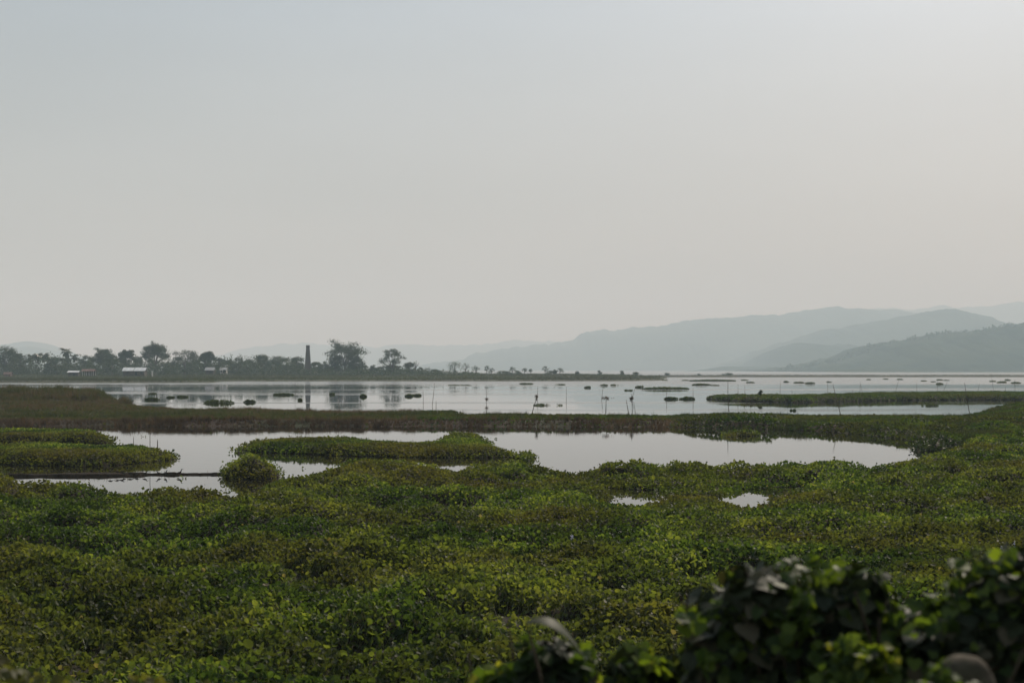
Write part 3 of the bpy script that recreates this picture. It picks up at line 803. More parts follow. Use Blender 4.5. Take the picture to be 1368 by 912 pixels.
tag(link('reeds', make_mesh('reeds', V, Fc, M['far_grass'], T)), 'dark reeds on the thin far strip of land', 'reeds', kind='stuff')

# undergrowth belt among the trees
ux, uy = [], []
n = 60000
ux_px = rng.uniform(-140, 640, n); uy = rng.uniform(790, 905, n)
lump = fbm(ux_px / 7, uy / 14, 171, 3)
dens = sstep(640, 430, ux_px) * .85 + .15
keep = rng.random(n) < dens * sstep(.30, .5, lump)
ux_px, uy, lump = ux_px[keep], uy[keep], lump[keep]; n = len(uy)
ux = X_at(ux_px, uy)
uh = (1.0 + 3.6 * np.clip(lump - .35, 0, 1) / .4) * (.5 + .5 * sstep(640, 480, ux_px) + .8 * 1.8 * sstep(440, 360, ux_px))
uz = shore.hgt(ux, uy) + uh * rng.random(n) ** .8
V, Fc, T = cards(np.stack([ux, uy, uz], 1), rand_normals(n, 10, 88), rng.uniform(.5, 1.1, n), T_FOLD, np.clip(rng.normal(.4, .2, n) + .4 * (lump - .5), 0, 1), roll=1.0)
tag(link('undergrowth', make_mesh('undergrowth', V, Fc, M['tree_leaf'], T)), 'tangle of low scrub under the far line of trees', 'scrub', kind='stuff')


# ------------------------------------------------------------------ TREES
def tree(px, top, wpx, D, kind, label, group='trees along the far shore', base=None):
    global rng
    keep_rng = rng; rng = np.random.default_rng(int(px * 10) + 5000)
    try:
        return _tree(px, top, wpx, D, kind, label, group, base)
    finally:
        rng = keep_rng


def _tree(px, top, wpx, D, kind, label, group, base):
    x = X_at(px, D)
    z0 = float(shore.hgt(np.array([x]), np.array([D]))[0]) if base is None else base
    h = Z_at(top, D) - z0
    wd = wpx / F * D * {'dense': 1.25, 'bush': 1.4, 'umbrella': 1.3, 'palm': 1.15}.get(kind, 1.0)
    nm = {'palm': 'palm_tree', 'broad': 'spreading_tree', 'dense': 'leafy_tree', 'umbrella': 'umbrella_tree', 'airy': 'airy_tree', 'bush': 'bushy_tree', 'bare': 'bare_tree'}[kind]
    root = empty(nm, (x, D, z0)); tag(root, label, 'palm' if kind == 'palm' else 'tree', group)
    a = Acc(); cl = []
    if kind == 'palm':
        ln = rng.normal(0, .4)
        a.tube([(0, 0, -.3), (ln * .4, 0, h * .45), (ln, 0, h * .86)], [.24, .19, .14], 6)
        link('trunk', a.mesh('trunk', M['bark']), root)
        c = Acc()
        nf = 30
        for k in range(nf):
            t = k * 2.4 + rng.normal(0, .2); el = rng.uniform(-.9, 1.3); Lf = wd * rng.uniform(.5, .68)
            pts = []
            for q in np.linspace(0, 1, 7):
                e_ = el - q * 1.5
                pts.append((0 if not pts else pts[-1][0] + Lf / 6 * math.cos(e_), 0 if not pts else pts[-1][1] + Lf / 6 * math.sin(e_)))
            pts = np.array(pts)
            V = []; Ff = []
            for i, (r_, z_) in enumerate(pts):
                wl = .55 * math.sin(math.pi * min(1, (i + .8) / 7)) * Lf / 4
                ct, st_ = math.cos(t), math.sin(t)
                b0 = np.array([ln + r_ * ct, r_ * st_, h * .86 + z_])
                sd_ = np.array([-st_, ct, 0])
                V += [b0 + sd_ * wl + np.array([0, 0, -wl * .7]), b0, b0 - sd_ * wl + np.array([0, 0, -wl * .7])]
            for i in range(6):
                Ff += [[3 * i, 3 * i + 1, 3 * i + 4, 3 * i + 3], [3 * i + 1, 3 * i + 2, 3 * i + 5, 3 * i + 4]]
            V = np.array(V)
            # leaflets: keep every frond ragged
            V[0::3] += rng.normal(0, .12, V[0::3].shape); V[2::3] += rng.normal(0, .12, V[2::3].shape)
            c.add(V, Ff, float(rng.uniform(.1, .9)))
        link('crown', c.mesh('crown', M['palm_leaf']), root)
        return root
    if kind in ('broad', 'airy', 'umbrella', 'bare'):
        f0 = {'broad': .30, 'airy': .22, 'umbrella': .38, 'bare': .35}[kind]
        nl = {'broad': 9, 'airy': 11, 'umbrella': 6, 'bare': 8}[kind]
        th0 = rng.uniform(0, 6.28)
        r0 = .028 * h + .1
        a.tube([(0, 0, -.4), (rng.normal(0, .15), 0, h * f0 * .5), (rng.normal(0, .2), rng.normal(0, .2), h * f0)], [r0 * 1.3, r0, r0 * .85], 7, cap=False)
        for k in range(nl):
            t = th0 + k * 2.39996; q = ((k + .5) / nl) ** .5
            rr = q * wd * (.40 if kind != 'umbrella' else .38)
            zt = h * ({'broad': .90, 'airy': .90, 'umbrella': .90, 'bare': .95}[kind] - {'broad': .34, 'airy': .46, 'umbrella': .42, 'bare': .4}[kind] * q ** 2.2) + rng.normal(0, .02) * h
            e_ = np.array([rr * math.cos(t), rr * math.sin(t), zt])
            m_ = np.array([rr * .45 * math.cos(t), rr * .45 * math.sin(t), h * f0 + (zt - h * f0) * .5])
            a.tube([(0, 0, h * f0 * .95), m_, e_], [r0 * .55, r0 * .32, r0 * .1], 5, cap=False)
            cr_ = wd * {'broad': .165, 'airy': .135, 'umbrella': .19, 'bare': .06}[kind] * rng.uniform(.85, 1.2)
            cl.append((e_, cr_, cr_ * (.66 if kind != 'umbrella' else .8)))
            for s2 in range(3 if kind in ('broad', 'airy') else 1):
                o_ = e_ + rng.normal(0, 1, 3).clip(-1.2, 1.2) * np.array([cr_ * .75, cr_ * .75, cr_ * .5])
                a.tube([m_ * .4 + e_ * .6, o_], [r0 * .16, r0 * .05], 4, cap=False)
                cl.append((o_, cr_ * rng.uniform(.5, .85), cr_ * .45))
        if kind == 'broad':      # lower skirt of foliage
            for k in range(34):
                t = rng.uniform(0, 6.28); zq = rng.uniform(.10, .90); rr = rng.random() ** .5 * .40 * wd * math.sqrt(max(.1, 1 - ((zq - .45) / .52) ** 2))
                cl.append(((rr * math.cos(t), rr * math.sin(t), h * zq), wd * rng.uniform(.10, .15), h * .10))
        if kind == 'airy':
            for k in range(6):
                t = rng.uniform(0, 6.28); rr = rng.uniform(.1, .45) * wd
                cl.append(((rr * math.cos(t), rr * math.sin(t), h * rng.uniform(.08, .34)), wd * .13, h * .1))
        n_ = {'broad': 5200, 'airy': 3200, 'umbrella': 520, 'bare': 200}[kind]
        lf = {'broad': .66, 'airy': .5, 'umbrella': .42, 'bare': .35}[kind]
        if wd < 9: n_ = int(n_ * .6); lf *= .8
    else:
        nl = 4
        r0 = .025 * h + .08
        a.tube([(0, 0, -.3), (0, 0, h * .4), (rng.normal(0, .2), 0, h * .7)], [r0 * 1.3, r0, r0 * .4], 6)
        for k in range(nl):
            t = rng.uniform(0, 6.28)
            a.tube([(0, 0, h * .3), (wd * .28 * math.cos(t), wd * .28 * math.sin(t), h * .65)], [r0 * .5, r0 * .1], 5)
        m_ = 40 if kind == 'dense' else 18
        for k in range(m_):
            q = rng.random() ** .5; t = rng.uniform(0, 6.28)
            zc = rng.uniform(.06, .86)
            prof = math.sin(math.pi * min(1, zc * .60 + .30)) ** .6
            cl.append(((q * .42 * wd * prof * math.cos(t), q * .42 * wd * prof * math.sin(t), h * zc), wd * rng.uniform(.14, .21), h * rng.uniform(.09, .14)))
        cl.append(((0, 0, h * .87), wd * .16, h * .11))
        n_ = int(np.clip(wd * h * 30, 450, 5200)); lf = .55 if wd > 7 else .42
    link('trunk', a.mesh('trunk', M['bark']), root)
    link('crown', crown_mesh(cl, n_, lf, M['tree_leaf'], tone0=rng.uniform(.3, .55)), root)
    return root


TR = [
    (-75, 463, 46, 850, 'dense', 'large dark tree beyond the left edge of the treeline'),
    (-30, 466, 40, 840, 'dense', 'dark tree just outside the left edge of the treeline'),
    (6, 460, 36, 820, 'dense', 'tall dark tree at the very left end of the treeline'),
    (27, 471, 24, 830, 'dense', 'dark tree right of the tall one at the left end'),
    (40, 472, 13, 840, 'palm', 'short palm right of the leftmost dark trees'),
    (49, 470, 16, 835, 'palm', 'left one of the twin palms before the pointed far hill'),
    (59, 470, 16, 838, 'palm', 'right one of the twin palms before the pointed far hill'),
    (73, 476, 21, 815, 'bush', 'dark dome shaped tree between the twin palms and the tall palm'),
    (88, 464, 15, 825, 'palm', 'tallest palm, rising above the dome shaped tree'),
    (90, 476, 15, 840, 'bush', 'rounded bushy tree at the foot of the tallest palm'),
    (101, 472, 12, 845, 'palm', 'ragged palm just right of the tallest palm'),
    (114, 474, 18, 860, 'dense', 'low leafy tree behind the hut with the small pale roof'),
    (139, 466, 34, 850, 'broad', 'broad domed tree above the open frame shelter'),
    (150, 477, 18, 815, 'bush', 'bushy tree left of the long white roofed shed'),
    (169, 466, 24, 850, 'broad', 'rounded tree standing over the long white roofed shed'),
    (184, 474, 14, 860, 'dense', 'low tree right behind the right end of the white roofed shed'),
    (207, 458, 42, 830, 'broad', 'tallest spreading tree left of the chimney, leaning over the white shed'),
    (224, 484, 16, 840, 'bush', 'low bush tree filling the gap right of the tallest spreading tree'),
    (247, 466, 33, 835, 'dense', 'big square topped tree right of the gap in the treeline'),
    (263, 480, 12, 850, 'bush', 'small tree right of the big square topped tree'),
    (277, 469, 23, 840, 'broad', 'round headed tree behind the pale roofed hut'),
    (294, 477, 16, 845, 'dense', 'middling tree behind the right pale hut'),
    (306, 480, 14, 840, 'dense', 'low tree between the pale hut and the small boxy tree'),
    (319, 475, 12, 838, 'dense', 'small boxy tree left of the long clump before the chimney'),
    (332, 479, 18, 850, 'dense', 'low tree at the left end of the clump before the chimney'),
    (351, 472, 25, 845, 'dense', 'highest tree of the clump left of the chimney'),
    (373, 475, 26, 850, 'dense', 'wide tree in the clump left of the chimney'),
    (397, 475, 19, 835, 'dense', 'round tree touching the chimney from the left'),
    (422, 483, 18, 870, 'bush', 'low bush tree just right of the chimney'),
    (434, 482, 12, 868, 'bush', 'low bush tree under the left edge of the largest lone tree'),
    (461, 457, 56, 840, 'broad', 'largest lone tree, wide and rounded, right of the chimney'),
    (448, 473, 22, 838, 'dense', 'dense lower tree in front of the largest lone tree, left side'),
    (476, 474, 22, 842, 'dense', 'dense lower tree in front of the largest lone tree, right side'),
    (488, 487, 11, 835, 'bush', 'small bush tree at the right foot of the largest lone tree'),
    (500, 487, 12, 838, 'bush', 'small bush tree left of the airy tree'),
    (508, 489, 11, 842, 'bush', 'low bush tree at the left foot of the airy tree'),
    (524, 464, 38, 830, 'airy', 'airy open crowned tree with sky showing through, right of the largest'),
    (527, 487, 28, 840, 'dense', 'low dense tree under the airy open crowned tree'),
    (547, 483, 17, 835, 'dense', 'leaning tree on the right side of the airy tree'),
    (555, 481, 17, 838, 'bare', 'thin half bare tree behind the leaning one right of the airy tree'),
    (561, 490, 8, 840, 'bush', 'small tree right of the half bare one'),
    (572, 491, 11, 860, 'umbrella', 'small flat topped tree left of the pair of umbrella trees'),
    (581, 493, 11, 865, 'bush', 'low bush left of the pair of umbrella trees'),
    (607, 483, 18, 850, 'umbrella', 'left and wider of the pair of umbrella trees'),
    (622, 485, 13, 850, 'umbrella', 'right and narrower of the pair of umbrella trees'),
    (636, 488.5, 10, 850, 'umbrella', 'single small tree right of the pair of umbrella trees'),
    (650.5, 488.5, 8, 855, 'umbrella', 'taller of the two touching small trees on the low shore'),
    (656.5, 492, 8, 858, 'umbrella', 'shorter of the two touching small trees on the low shore'),
    (673, 495.5, 17, 860, 'bush', 'long low bush halfway along the low shore'),
    (684.5, 490, 9, 860, 'umbrella', 'small tree at the right end of the long low bush'),
    (692, 495, 9, 865, 'bush', 'small bush between two little trees on the low shore'),
    (701, 491.5, 8, 865, 'umbrella', 'tiny flat topped tree left of the tiniest one'),
    (709, 492.5, 5, 865, 'umbrella', 'tiniest flat topped tree on the low shore'),
    (728.5, 489, 9, 865, 'umbrella', 'tallest of the little trees near the shore point'),
    (735, 494.8, 10, 868, 'bush', 'low bush right of the tallest little tree near the shore point'),
    (741, 493.6, 5, 866, 'bush', 'small upright bush left of the last umbrella tree'),
    (748, 491.5, 8, 868, 'umbrella', 'last little umbrella tree before the shore point'),
    (771, 495.8, 4, 866, 'bush', 'single dot sized bush near the shore point'),
    (801, 494.6, 5, 870, 'bush', 'lone bush on the shore point, left of the next lone bush'),
    (831, 495.0, 5, 868, 'bush', 'lone bush further along the shore point'),
    (850, 497, 8, 860, 'bush', 'low wide bush at the end of the shore point'),
]
for t in TR:
    tree(*t)
for t in [(891, 498, 6, 955, 'bush', 'small bush at the left end of the thin far strip of land'),
          (934, 499.4, 4, 955, 'bush', 'tiny bush on the left part of the thin far strip of land'),
          (972, 498.3, 12, 955, 'bush', 'wide bush on the thin far strip of land')]:
    tree(*t, group='bushes on the far strip of land', base=1.0)

# ------------------------------------------------------------------ CHIMNEY
def frustum_rings(a, levels):
    """square rings (half width, z)"""
    for (w0, z0), (w1, z1) in zip(levels[:-1], levels[1:]):
        V = [(sx * w_, sy * w_, z_) for (w_, z_) in ((w0, z0), (w1, z1)) for sx, sy in ((-1, -1), (1, -1), (1, 1), (-1, 1))]
        a.add(V, [[j, (j + 1) % 4, 4 + (j + 1) % 4, 4 + j] for j in range(4)])
    w1, z1 = levels[-1]


Dc = 820.0; xc = X_at(411.3, Dc); z0 = float(shore.hgt(np.array([xc]), np.array([Dc]))[0])
hc = Z_at(461, Dc) - z0
root = empty('brick_chimney', (xc, Dc, z0)); root.rotation_euler.z = R(8)
tag(root, 'tall tapering brick kiln chimney standing alone among the far trees', 'chimney')
a = Acc(); frustum_rings(a, [(2.3, -.3), (2.25, .8), (2.08, .95), (1.02, hc - 1.1)]); link('shaft', a.mesh('shaft', M['brick']), root)
a = Acc(); frustum_rings(a, [(1.02, hc - 1.1), (1.20, hc - .95), (1.20, hc - .5), (1.08, hc - .4), (1.08, hc), (.7, hc), (.7, hc - .8)]); link('cap', a.mesh('cap', M['brick']), root)
a = Acc(); a.box((0, -2.3, .9), (1.0, .16, 1.8)); link('flue_opening', a.mesh('flue_opening', M['dark_open']), root)


# ------------------------------------------------------------------ BUILDINGS under the trees
def house(px, D, wid, dep, hw, hr, roofmat, wallmat, label, rz=0.0, kind='gable', door=True, lift=0.0, panels=1, post=False, name='hut'):
    x = X_at(px, D); z0 = float(shore.hgt(np.array([x]), np.array([D]))[0]) + lift
    root = empty(name, (x, D, z0)); root.rotation_euler.z = rz; tag(root, label, 'building')
    if post:
        for sx in (-1, -.33, .33, 1):
            for sy in (-1, 1):
                a = Acc(); a.box((sx * wid / 2 * .95, sy * dep / 2 * .9, hw / 2 - .15), (.22, .22, hw + .3)); link('post', a.mesh('post', M[wallmat]), root)
        a = Acc(); a.box((0, dep / 2 * .9, hw * .45), (wid * .86, .12, hw * .9)); link('wall', a.mesh('wall', M['dark_wall']), root)
    else:
        a = Acc(); a.box((0, 0, hw / 2 - .2), (wid, dep, hw + .4)); link('wall', a.mesh('wall', M[wallmat]), root)
        if door:
            a = Acc(); a.box((wid * .12, -dep / 2 - .02, 1.0), (1.0, .08, 2.0)); link('door', a.mesh('door', M['dark_open']), root)
            for s in (-.28, .36):
                a = Acc(); a.box((wid * s, -dep / 2 - .02, hw * .55), (.9, .08, .9)); link('window', a.mesh('window', M['dark_open']), root)
    for k in range(panels):
        x0 = -wid / 2 - .5 + k * (wid + 1) / panels + (.18 if k else 0); x1 = -wid / 2 - .5 + (k + 1) * (wid + 1) / panels - (.18 if k < panels - 1 else 0)
        a = Acc(); t = .06; e = dep / 2 + .6
        for sg in (-1, 1):
            V = [(x0, sg * e, hw - .25), (x1, sg * e, hw - .25), (x1, 0, hw + hr), (x0, 0, hw + hr), (x0, sg * e, hw - .25 + t), (x1, sg * e, hw - .25 + t), (x1, 0, hw + hr + t), (x0, 0, hw + hr + t)]
            a.add(V, [[0, 1, 2, 3], [4, 5, 6, 7], [0, 1, 5, 4], [2, 3, 7, 6], [1, 2, 6, 5], [0, 3, 7, 4]])
        link('roof', a.mesh('roof', M[roofmat]), root)
    return root


house(180.5, 745, 11.2, 6, 2.6, 1.5, 'roof_metal', 'dark_wall', 'long low shed with a bright white metal roof in two lengths', panels=2, name='shed', lift=.35)
house(99, 750, 5.2, 4, 2.1, .55, 'roof_metal', 'dark_wall', 'small hut with a thin pale roof right of the tallest palm', lift=.3)
house(119, 745, 6, 4, 2.9, .8, 'roof_rust', 'plaster', 'open shelter on pale posts with a rusty reddish roof', post=True, name='shelter')
house(281, 790, 4.4, 4, 2.0, 1.3, 'roof_dull', 'dark_wall', 'small hut with a pale pitched roof left of the similar hut', lift=1.1)
house(299, 800, 3.6, 4, 2.0, 1.2, 'roof_dull', 'plaster', 'small pale hut at the right end of the huts', lift=1.1)
house(11, 740, 3.4, 3, 1.5, .7, 'roof_rust', 'roof_rust', 'low rust red hut at the left end of the far shore', door=False)
xg = X_at(203.5, 735); zg = float(shore.hgt(np.array([xg]), np.array([735.]))[0])
a = Acc(); a.box((0, 0, 1.2), (.7, .5, 3.0)); a.box((0, 0, 2.75), (.95, .7, .12))
tag(link('gate_pillar', a.mesh('gate_pillar', M['plaster']), None, (xg, 735, zg)), 'pale pillar at the foot of the tallest spreading tree', 'pillar')


# ------------------------------------------------------------------ HILLS
def hill(D, crest, depth, label, bump=1.0, name='hill', seed=1, treebump=0.0):
    c = np.array(crest, float)
    xs_ = np.arange(c[0, 0], c[-1, 0] + .1, 1.6)
    ytop = np.interp(xs_, c[:, 0], c[:, 1])
    ytop = np.convolve(np.pad(ytop, 3, mode='edge'), np.ones(7) / 7, 'valid')
    ytop = ytop - (fbm(xs_ / 22 + seed, xs_ * 0 + seed, seed, 4) - .5) * 9 * bump - (fbm(xs_ / 4 + seed, xs_ * 0, seed + 2, 2) - .5) * 2.4 * bump
    Hc = np.maximum(Z_at(ytop, D), 0)
    taper = np.minimum(1, np.minimum(xs_ - xs_[0], xs_[-1] - xs_) / 8)
    rows = []
    S = np.concatenate([np.linspace(-1, 0, 17), np.linspace(0, 1, 9)[1:]])
    for s in S:
        y = D + s * depth
        X = X_at(xs_, D) + 0 * s
        prof = math.cos(s * math.pi / 2) ** (1.15 if s < 0 else 1.0)
        rid = 1 + .55 * (fbm(X / (depth * .22) + seed, y / (depth * .5), seed, 4) - .5) * 2 * (1 - prof) * (prof > .01)
        z = Hc * prof * np.clip(rid, .3, 1.6)
        if treebump:
            z = z + treebump * (fbm(X / 28, y / 40 + 3, seed + 5, 3) - .45) * 2 * (prof > .02) * taper
        else:
            z = z + .018 * Hc.max() * (fbm(X / (D * .006), y / (D * .01), seed + 5, 3) - .5) * 2 * (prof > .02) * taper
        if s in (-1, 1): z = z * 0
        rows.append(np.stack([X, np.full_like(X, y), np.maximum(z, 0) - 1.0 * (s in (-1., 1.))], 1))
    V = np.stack(rows); ny, nx = V.shape[:2]
    ii = np.arange(ny * nx).reshape(ny, nx)
    Fq = np.stack([ii[:-1, :-1], ii[:-1, 1:], ii[1:, 1:], ii[1:, :-1]], -1).reshape(-1, 4)
    o = link(name, make_mesh(name, V.reshape(-1, 3), Fq, M['hill'], smooth=True)); tag(o, label, None, None, 'structure')
    return V


Vn = hill(3500, [(1030, 497), (1060, 493), (1095, 488), (1113, 482), (1150, 467), (1175, 461), (1215, 454), (1232, 449), (1260, 448), (1300, 447), (1335, 437), (1368, 433), (1450, 424), (1560, 430), (1700, 450), (1800, 494)], 700,
          'nearest wooded hill at the right', seed=3, treebump=9)
hill(7100, [(990, 492), (1040, 470), (1075, 455), (1120, 449), (1165, 447), (1240, 444), (1300, 452), (1360, 470), (1420, 492)], 800, 'faint ridge between the middle and the nearest hill', seed=25, bump=1.3)
hill(5200, [(1008, 496), (1022, 481), (1035, 469), (1060, 460), (1095, 458), (1130, 463), (1180, 478), (1240, 494)], 900, 'low rounded hill left of the nearest one', seed=5, treebump=5)
hill(6400, [(940, 495), (990, 481), (1060, 452), (1100, 442), (1150, 431), (1190, 425), (1240, 416), (1262, 414), (1300, 422), (1335, 433), (1368, 440), (1480, 470), (1560, 494)], 1100, 'middle ridge behind the nearest hill', seed=7, treebump=6)
hill(8600, [(500, 496), (600, 482), (690, 462), (760, 455), (775, 447), (785, 441), (810, 440), (818, 444), (840, 439), (860, 437), (880, 438), (905, 432), (940, 426), (1000, 423), (1060, 418), (1080, 413), (1110, 411), (1160, 414), (1220, 420), (1300, 430), (1400, 445), (1600, 494)], 1700,
     'long hazy ridge across the right half', seed=9)
hill(7600, [(820, 496), (845, 478), (859, 471), (884, 461), (909, 458), (934, 460), (959, 464), (1000, 474), (1060, 494)], 900, 'faint lower shoulder in front of the long ridge', seed=11)
hill(11500, [(1050, 480), (1150, 417), (1200, 412), (1260, 410), (1300, 411), (1345, 406), (1368, 405), (1450, 400), (1560, 410), (1700, 440)], 1500, 'farthest ridge at the right', seed=13)
hill(12200, [(200, 494), (300, 475), (342, 466), (400, 457), (440, 460), (480, 464), (540, 461), (600, 461), (650, 457), (700, 456), (760, 455), (850, 462), (1000, 494)], 1500, 'faintest ridge behind the chimney', seed=15)
hill(9000, [(-160, 480), (-80, 470), (0, 467), (12, 461), (30, 458.5), (46, 456), (55, 459), (65, 467), (80, 473), (110, 478), (160, 488), (200, 494)], 1200, 'pointed hazy hill behind the left trees', seed=17)
hill(7800, [(-200, 480), (-60, 474), (10, 468), (40, 464), (60, 469), (90, 480), (130, 490), (150, 494)], 900, 'low hill before the pointed one at the left', seed=19)
hill(4700, [(915, 496), (930, 491.5), (950, 490), (975, 491.5), (1000, 490.5), (1026, 488.5), (1060, 490), (1100, 494)], 250, 'low wooded far shore under the ridge', seed=21, treebump=3)
# tree crowns roughen the nearest hill
q = Vn[2:17].reshape(-1, 3); q = q[q[:, 2] > 3]
cr0 = Vn[14:17].reshape(-1, 3); kk = rng.choice(len(cr0), 9000); p = cr0[kk] + rng.uniform(-1, 1, (len(kk), 3)) * np.array([1.6, 14, 0]); p = p[p[:, 2] > 4]
lump = fbm(p[:, 0] / 22, p[:, 1] / 60, 201, 3)
p[:, 2] += rng.random(len(p)) * 12 * sstep(.35, .7, lump) - 3
V, Fc, T = cards(p, rand_normals(len(p), 35, 90), rng.uniform(3, 6.5, len(p)), T_ROUND, np.clip(rng.normal(.4, .15, len(p)), 0, 1), roll=2)
tag(link('far_forest', make_mesh('far_forest', V, Fc, M['tree_leaf'], T)), 'tree crowns along the top of the nearest hill', 'forest', kind='stuff')


# ------------------------------------------------------------------ STAKES in the lake
def stake(xt, yt, xb, yb, label, thick=.05, knob=None, D=None):
    D = CH * F / (yb - HY) if D is None else D
    b = np.array([X_at(xb, D), D, -.4]); t = np.array([X_at(xt, D), D, Z_at(yt, D)])
    base = np.array([b[0], D, 0]); L_ = t - base
    dz = -.4 / L_[2]; thick = thick * .72
    sw = rng.normal(0, .03, 2) * L_[2] * .5
    pts = [L_ * dz, L_ * .35 + np.array([sw[0], 0, 0]), L_ * .7 + np.array([sw[0] * .8, sw[1], 0]), L_]
    a = Acc(); a.tube(pts, [thick, thick * .9, thick * .75, thick * .5], 6)
    for q in (.2, .42, .63, .82):   # nodes of the cane
        a.tube([L_ * q + np.array([sw[0] * .8, 0, -.012]), L_ * q + np.array([sw[0] * .8, 0, .012])], [thick * 1.15, thick * 1.15], 6, cap=False)
    root = link('bamboo_stake', a.mesh('bamboo_stake', M['bamboo']), None, tuple(base)); tag(root, label, 'stake', 'bamboo fishing stakes in the lake')
    if knob is not None:
        q, w_, h_ = knob
        p = L_ * q + rng.normal(0, 1, (70, 3)) * np.array([w_ / 3.2, .05, h_ / 3.2])
        V, Fc, T = cards(p, rand_normals(70, 30, 90), rng.uniform(.12, .3, 70), T_TUFT, rng.uniform(.5, 1, 70), roll=1.5)
        link('weed_tuft', make_mesh('weed_tuft', V, Fc, M['grass'], T), root)
    return root


BKD = 9500 / (556 - HY)   # just beyond the bank's far edge
for a in [
    (394.5, 510, 394.8, 528, 'thin upright stake left of the chimney reflection'),
    (452.5, 524, 452.8, 543, 'short stake in the reflection of the largest lone tree'),
    (481, 511, 482, 529, 'thin stake rising from the dark tuft left of the airy tree reflection'),
    (565, 521, 565.4, 540, 'upright stake left of the stake leaning right, below the airy tree'),
    (580.6, 511, 577.4, 543, 'tall stake leaning right, below the half bare tree'),
    (582.6, 535, 582.6, 543.5, 'short stub beside the tall leaning stake'),
    (649.6, 520, 649.8, 539, 'stake with a small knot halfway, left of the crossed stakes', .05, (.3, .45, .3)),
    (718.6, 515, 717.6, 534, 'thin rear one of the two crossed stakes in mid lake'),
    (756.6, 516, 756.6, 534, 'upright stake right of the sparse stalks in mid lake'),
    (805.6, 517, 803.5, 535, 'thin stake behind the one with the dry tuft on top'),
    (848.4, 518, 844.5, 535, 'thin leaning stake behind the three short stakes'),
    (890.5, 521, 890.5, 536, 'thin stake rising through the left round weed clump'),
    (926, 518, 926, 537, 'stake rising through the right round weed clump'),
    (986, 513, 986.4, 531, 'thin stake behind the long strip, right of the dark nearer stake'),
    (995, 514, 995.2, 533, 'stake behind the long strip left of the round shrub'),
    (1042.5, 510, 1042, 530, 'upright stake behind the strip right of the round shrub'),
    (1058, 521, 1058, 529, 'short stub behind the strip, right of the round shrub'),
    (1106, 508, 1106, 528, 'thin upright stake behind the strip beside a small float'),
    (1139.4, 520, 1137.5, 529, 'short stake leaning right behind the strip'),
    (1149.2, 510, 1149, 528, 'upright stake with a side prop behind the strip'),
    (1149.5, 513, 1152.5, 526, 'side prop leaning on the upright stake behind the strip'),
    (1201.6, 505, 1195.5, 525.5, 'stake leaning right with a dark float behind its tip'),
    (1224.5, 511, 1224.8, 524, 'faint upright stake between two leaning ones on the right'),
    (1252.4, 508, 1252.2, 523.5, 'faint upright stake left of the right hand leaning stake'),
    (1266, 508.5, 1260, 523.5, 'stake leaning right just below the two stacked floats'),
    (1308.4, 512, 1306.5, 523.5, 'short faint stake right of the near dark one'),
    (1323.8, 498, 1327.6, 523.5, 'tall stake leaning left near the right edge'),
    (1343, 516, 1343.2, 523.5, 'tiny stub between the last two tall stakes'),
    (1356, 507, 1356, 523.5, 'last upright stake by the right edge'),
    (709.7, 551, 717.4, 531, None),
]:
    if a[4] is None: continue
    stake(*a)
stake(717.6, 529, 709.6, 556, 'thick front one of the two crossed stakes, leaning right', .06, (.93, .2, .35))
stake(809.8, 532, 809.2, 557, 'short thick stake with a dry tuft spread on top', .065, (1.0, .85, .22))
stake(836.5, 534, 840.5, 557, 'left of the three short stakes, leaning left', .06)
stake(843.6, 526, 844.6, 557, 'middle of the three short stakes with a knot near its top', .05, (.78, .22, .35))
stake(846.4, 536, 849.6, 557, 'right thin one of the three short stakes', .035)
stake(972.5, 509, 974, 557, 'dark near stake crossing in front of the left part of the strip', .055)
stake(1112.6, 513, 1124, 558, 'near stake leaning left across the front of the strip', .055)
stake(1288.6, 511, 1296.5, 558, 'near stake leaning left beside the brown mound at the right', .055)
stake(201.4, 560, 201.4, 612, 'tall thin stake behind the broad green island in the left pond', .03)
stake(178.4, 583, 178.6, 600, 'short stub left of the tall stake in the left pond', .035)
stake(210.4, 587, 210.6, 606, 'short thick stub right of the tall stake in the left pond', .05)


# ------------------------------------------------------------------ BIRDS on the mud bar
def bird(px, py, h_, face, label, bend=0.0):
    D = (CH - .1) * F / (py - HY)
    x = X_at(px, D)
    a = Acc()
    def blob(pts, rad, k=8): a.tube(pts, rad, k)
    u = h_ / .26
    # one continuous body: tail, back, breast, neck, head, bill
    pts = np.array([(-.115, 0, .13), (-.08, 0, .135), (-.03, 0, .14), (.02, 0, .145), (.055, 0, .165 - bend * .02), (.075, 0, .20 - bend * .07), (.088, 0, .235 - bend * .12), (.108, 0, .242 - bend * .14), (.125, 0, .238 - bend * .15), (.185, 0, .225 - bend * .18)])
    rad = np.array([.006, .020, .038, .040, .032, .018, .018, .020, .010, .003])
    ca, sa = math.cos(face), math.sin(face)
    Rm = np.array([[ca, sa, 0], [-sa, ca, 0], [0, 0, 1]])
    a.tube(pts * u @ Rm, rad * u, 9)
    body = link('bird', a.mesh('bird', M['feather_dark'], smooth=True), None, (x, D, float(bar.hgt(np.array([x]), np.array([D]))[0])))
    tag(body, label, 'bird', 'small dark wading birds on the mud bar')
    for sg in (-1, 1):
        l_ = Acc(); l_.tube(np.array([(0.0, sg * .014, .12), (-.012, sg * .016, .06), (.0, sg * .018, 0), (.03, sg * .02, 0.002)]) * u @ Rm, np.array([.006, .004, .004, .003]) * u, 5)
        link('leg', l_.mesh('leg', M['feather_dark']), body)


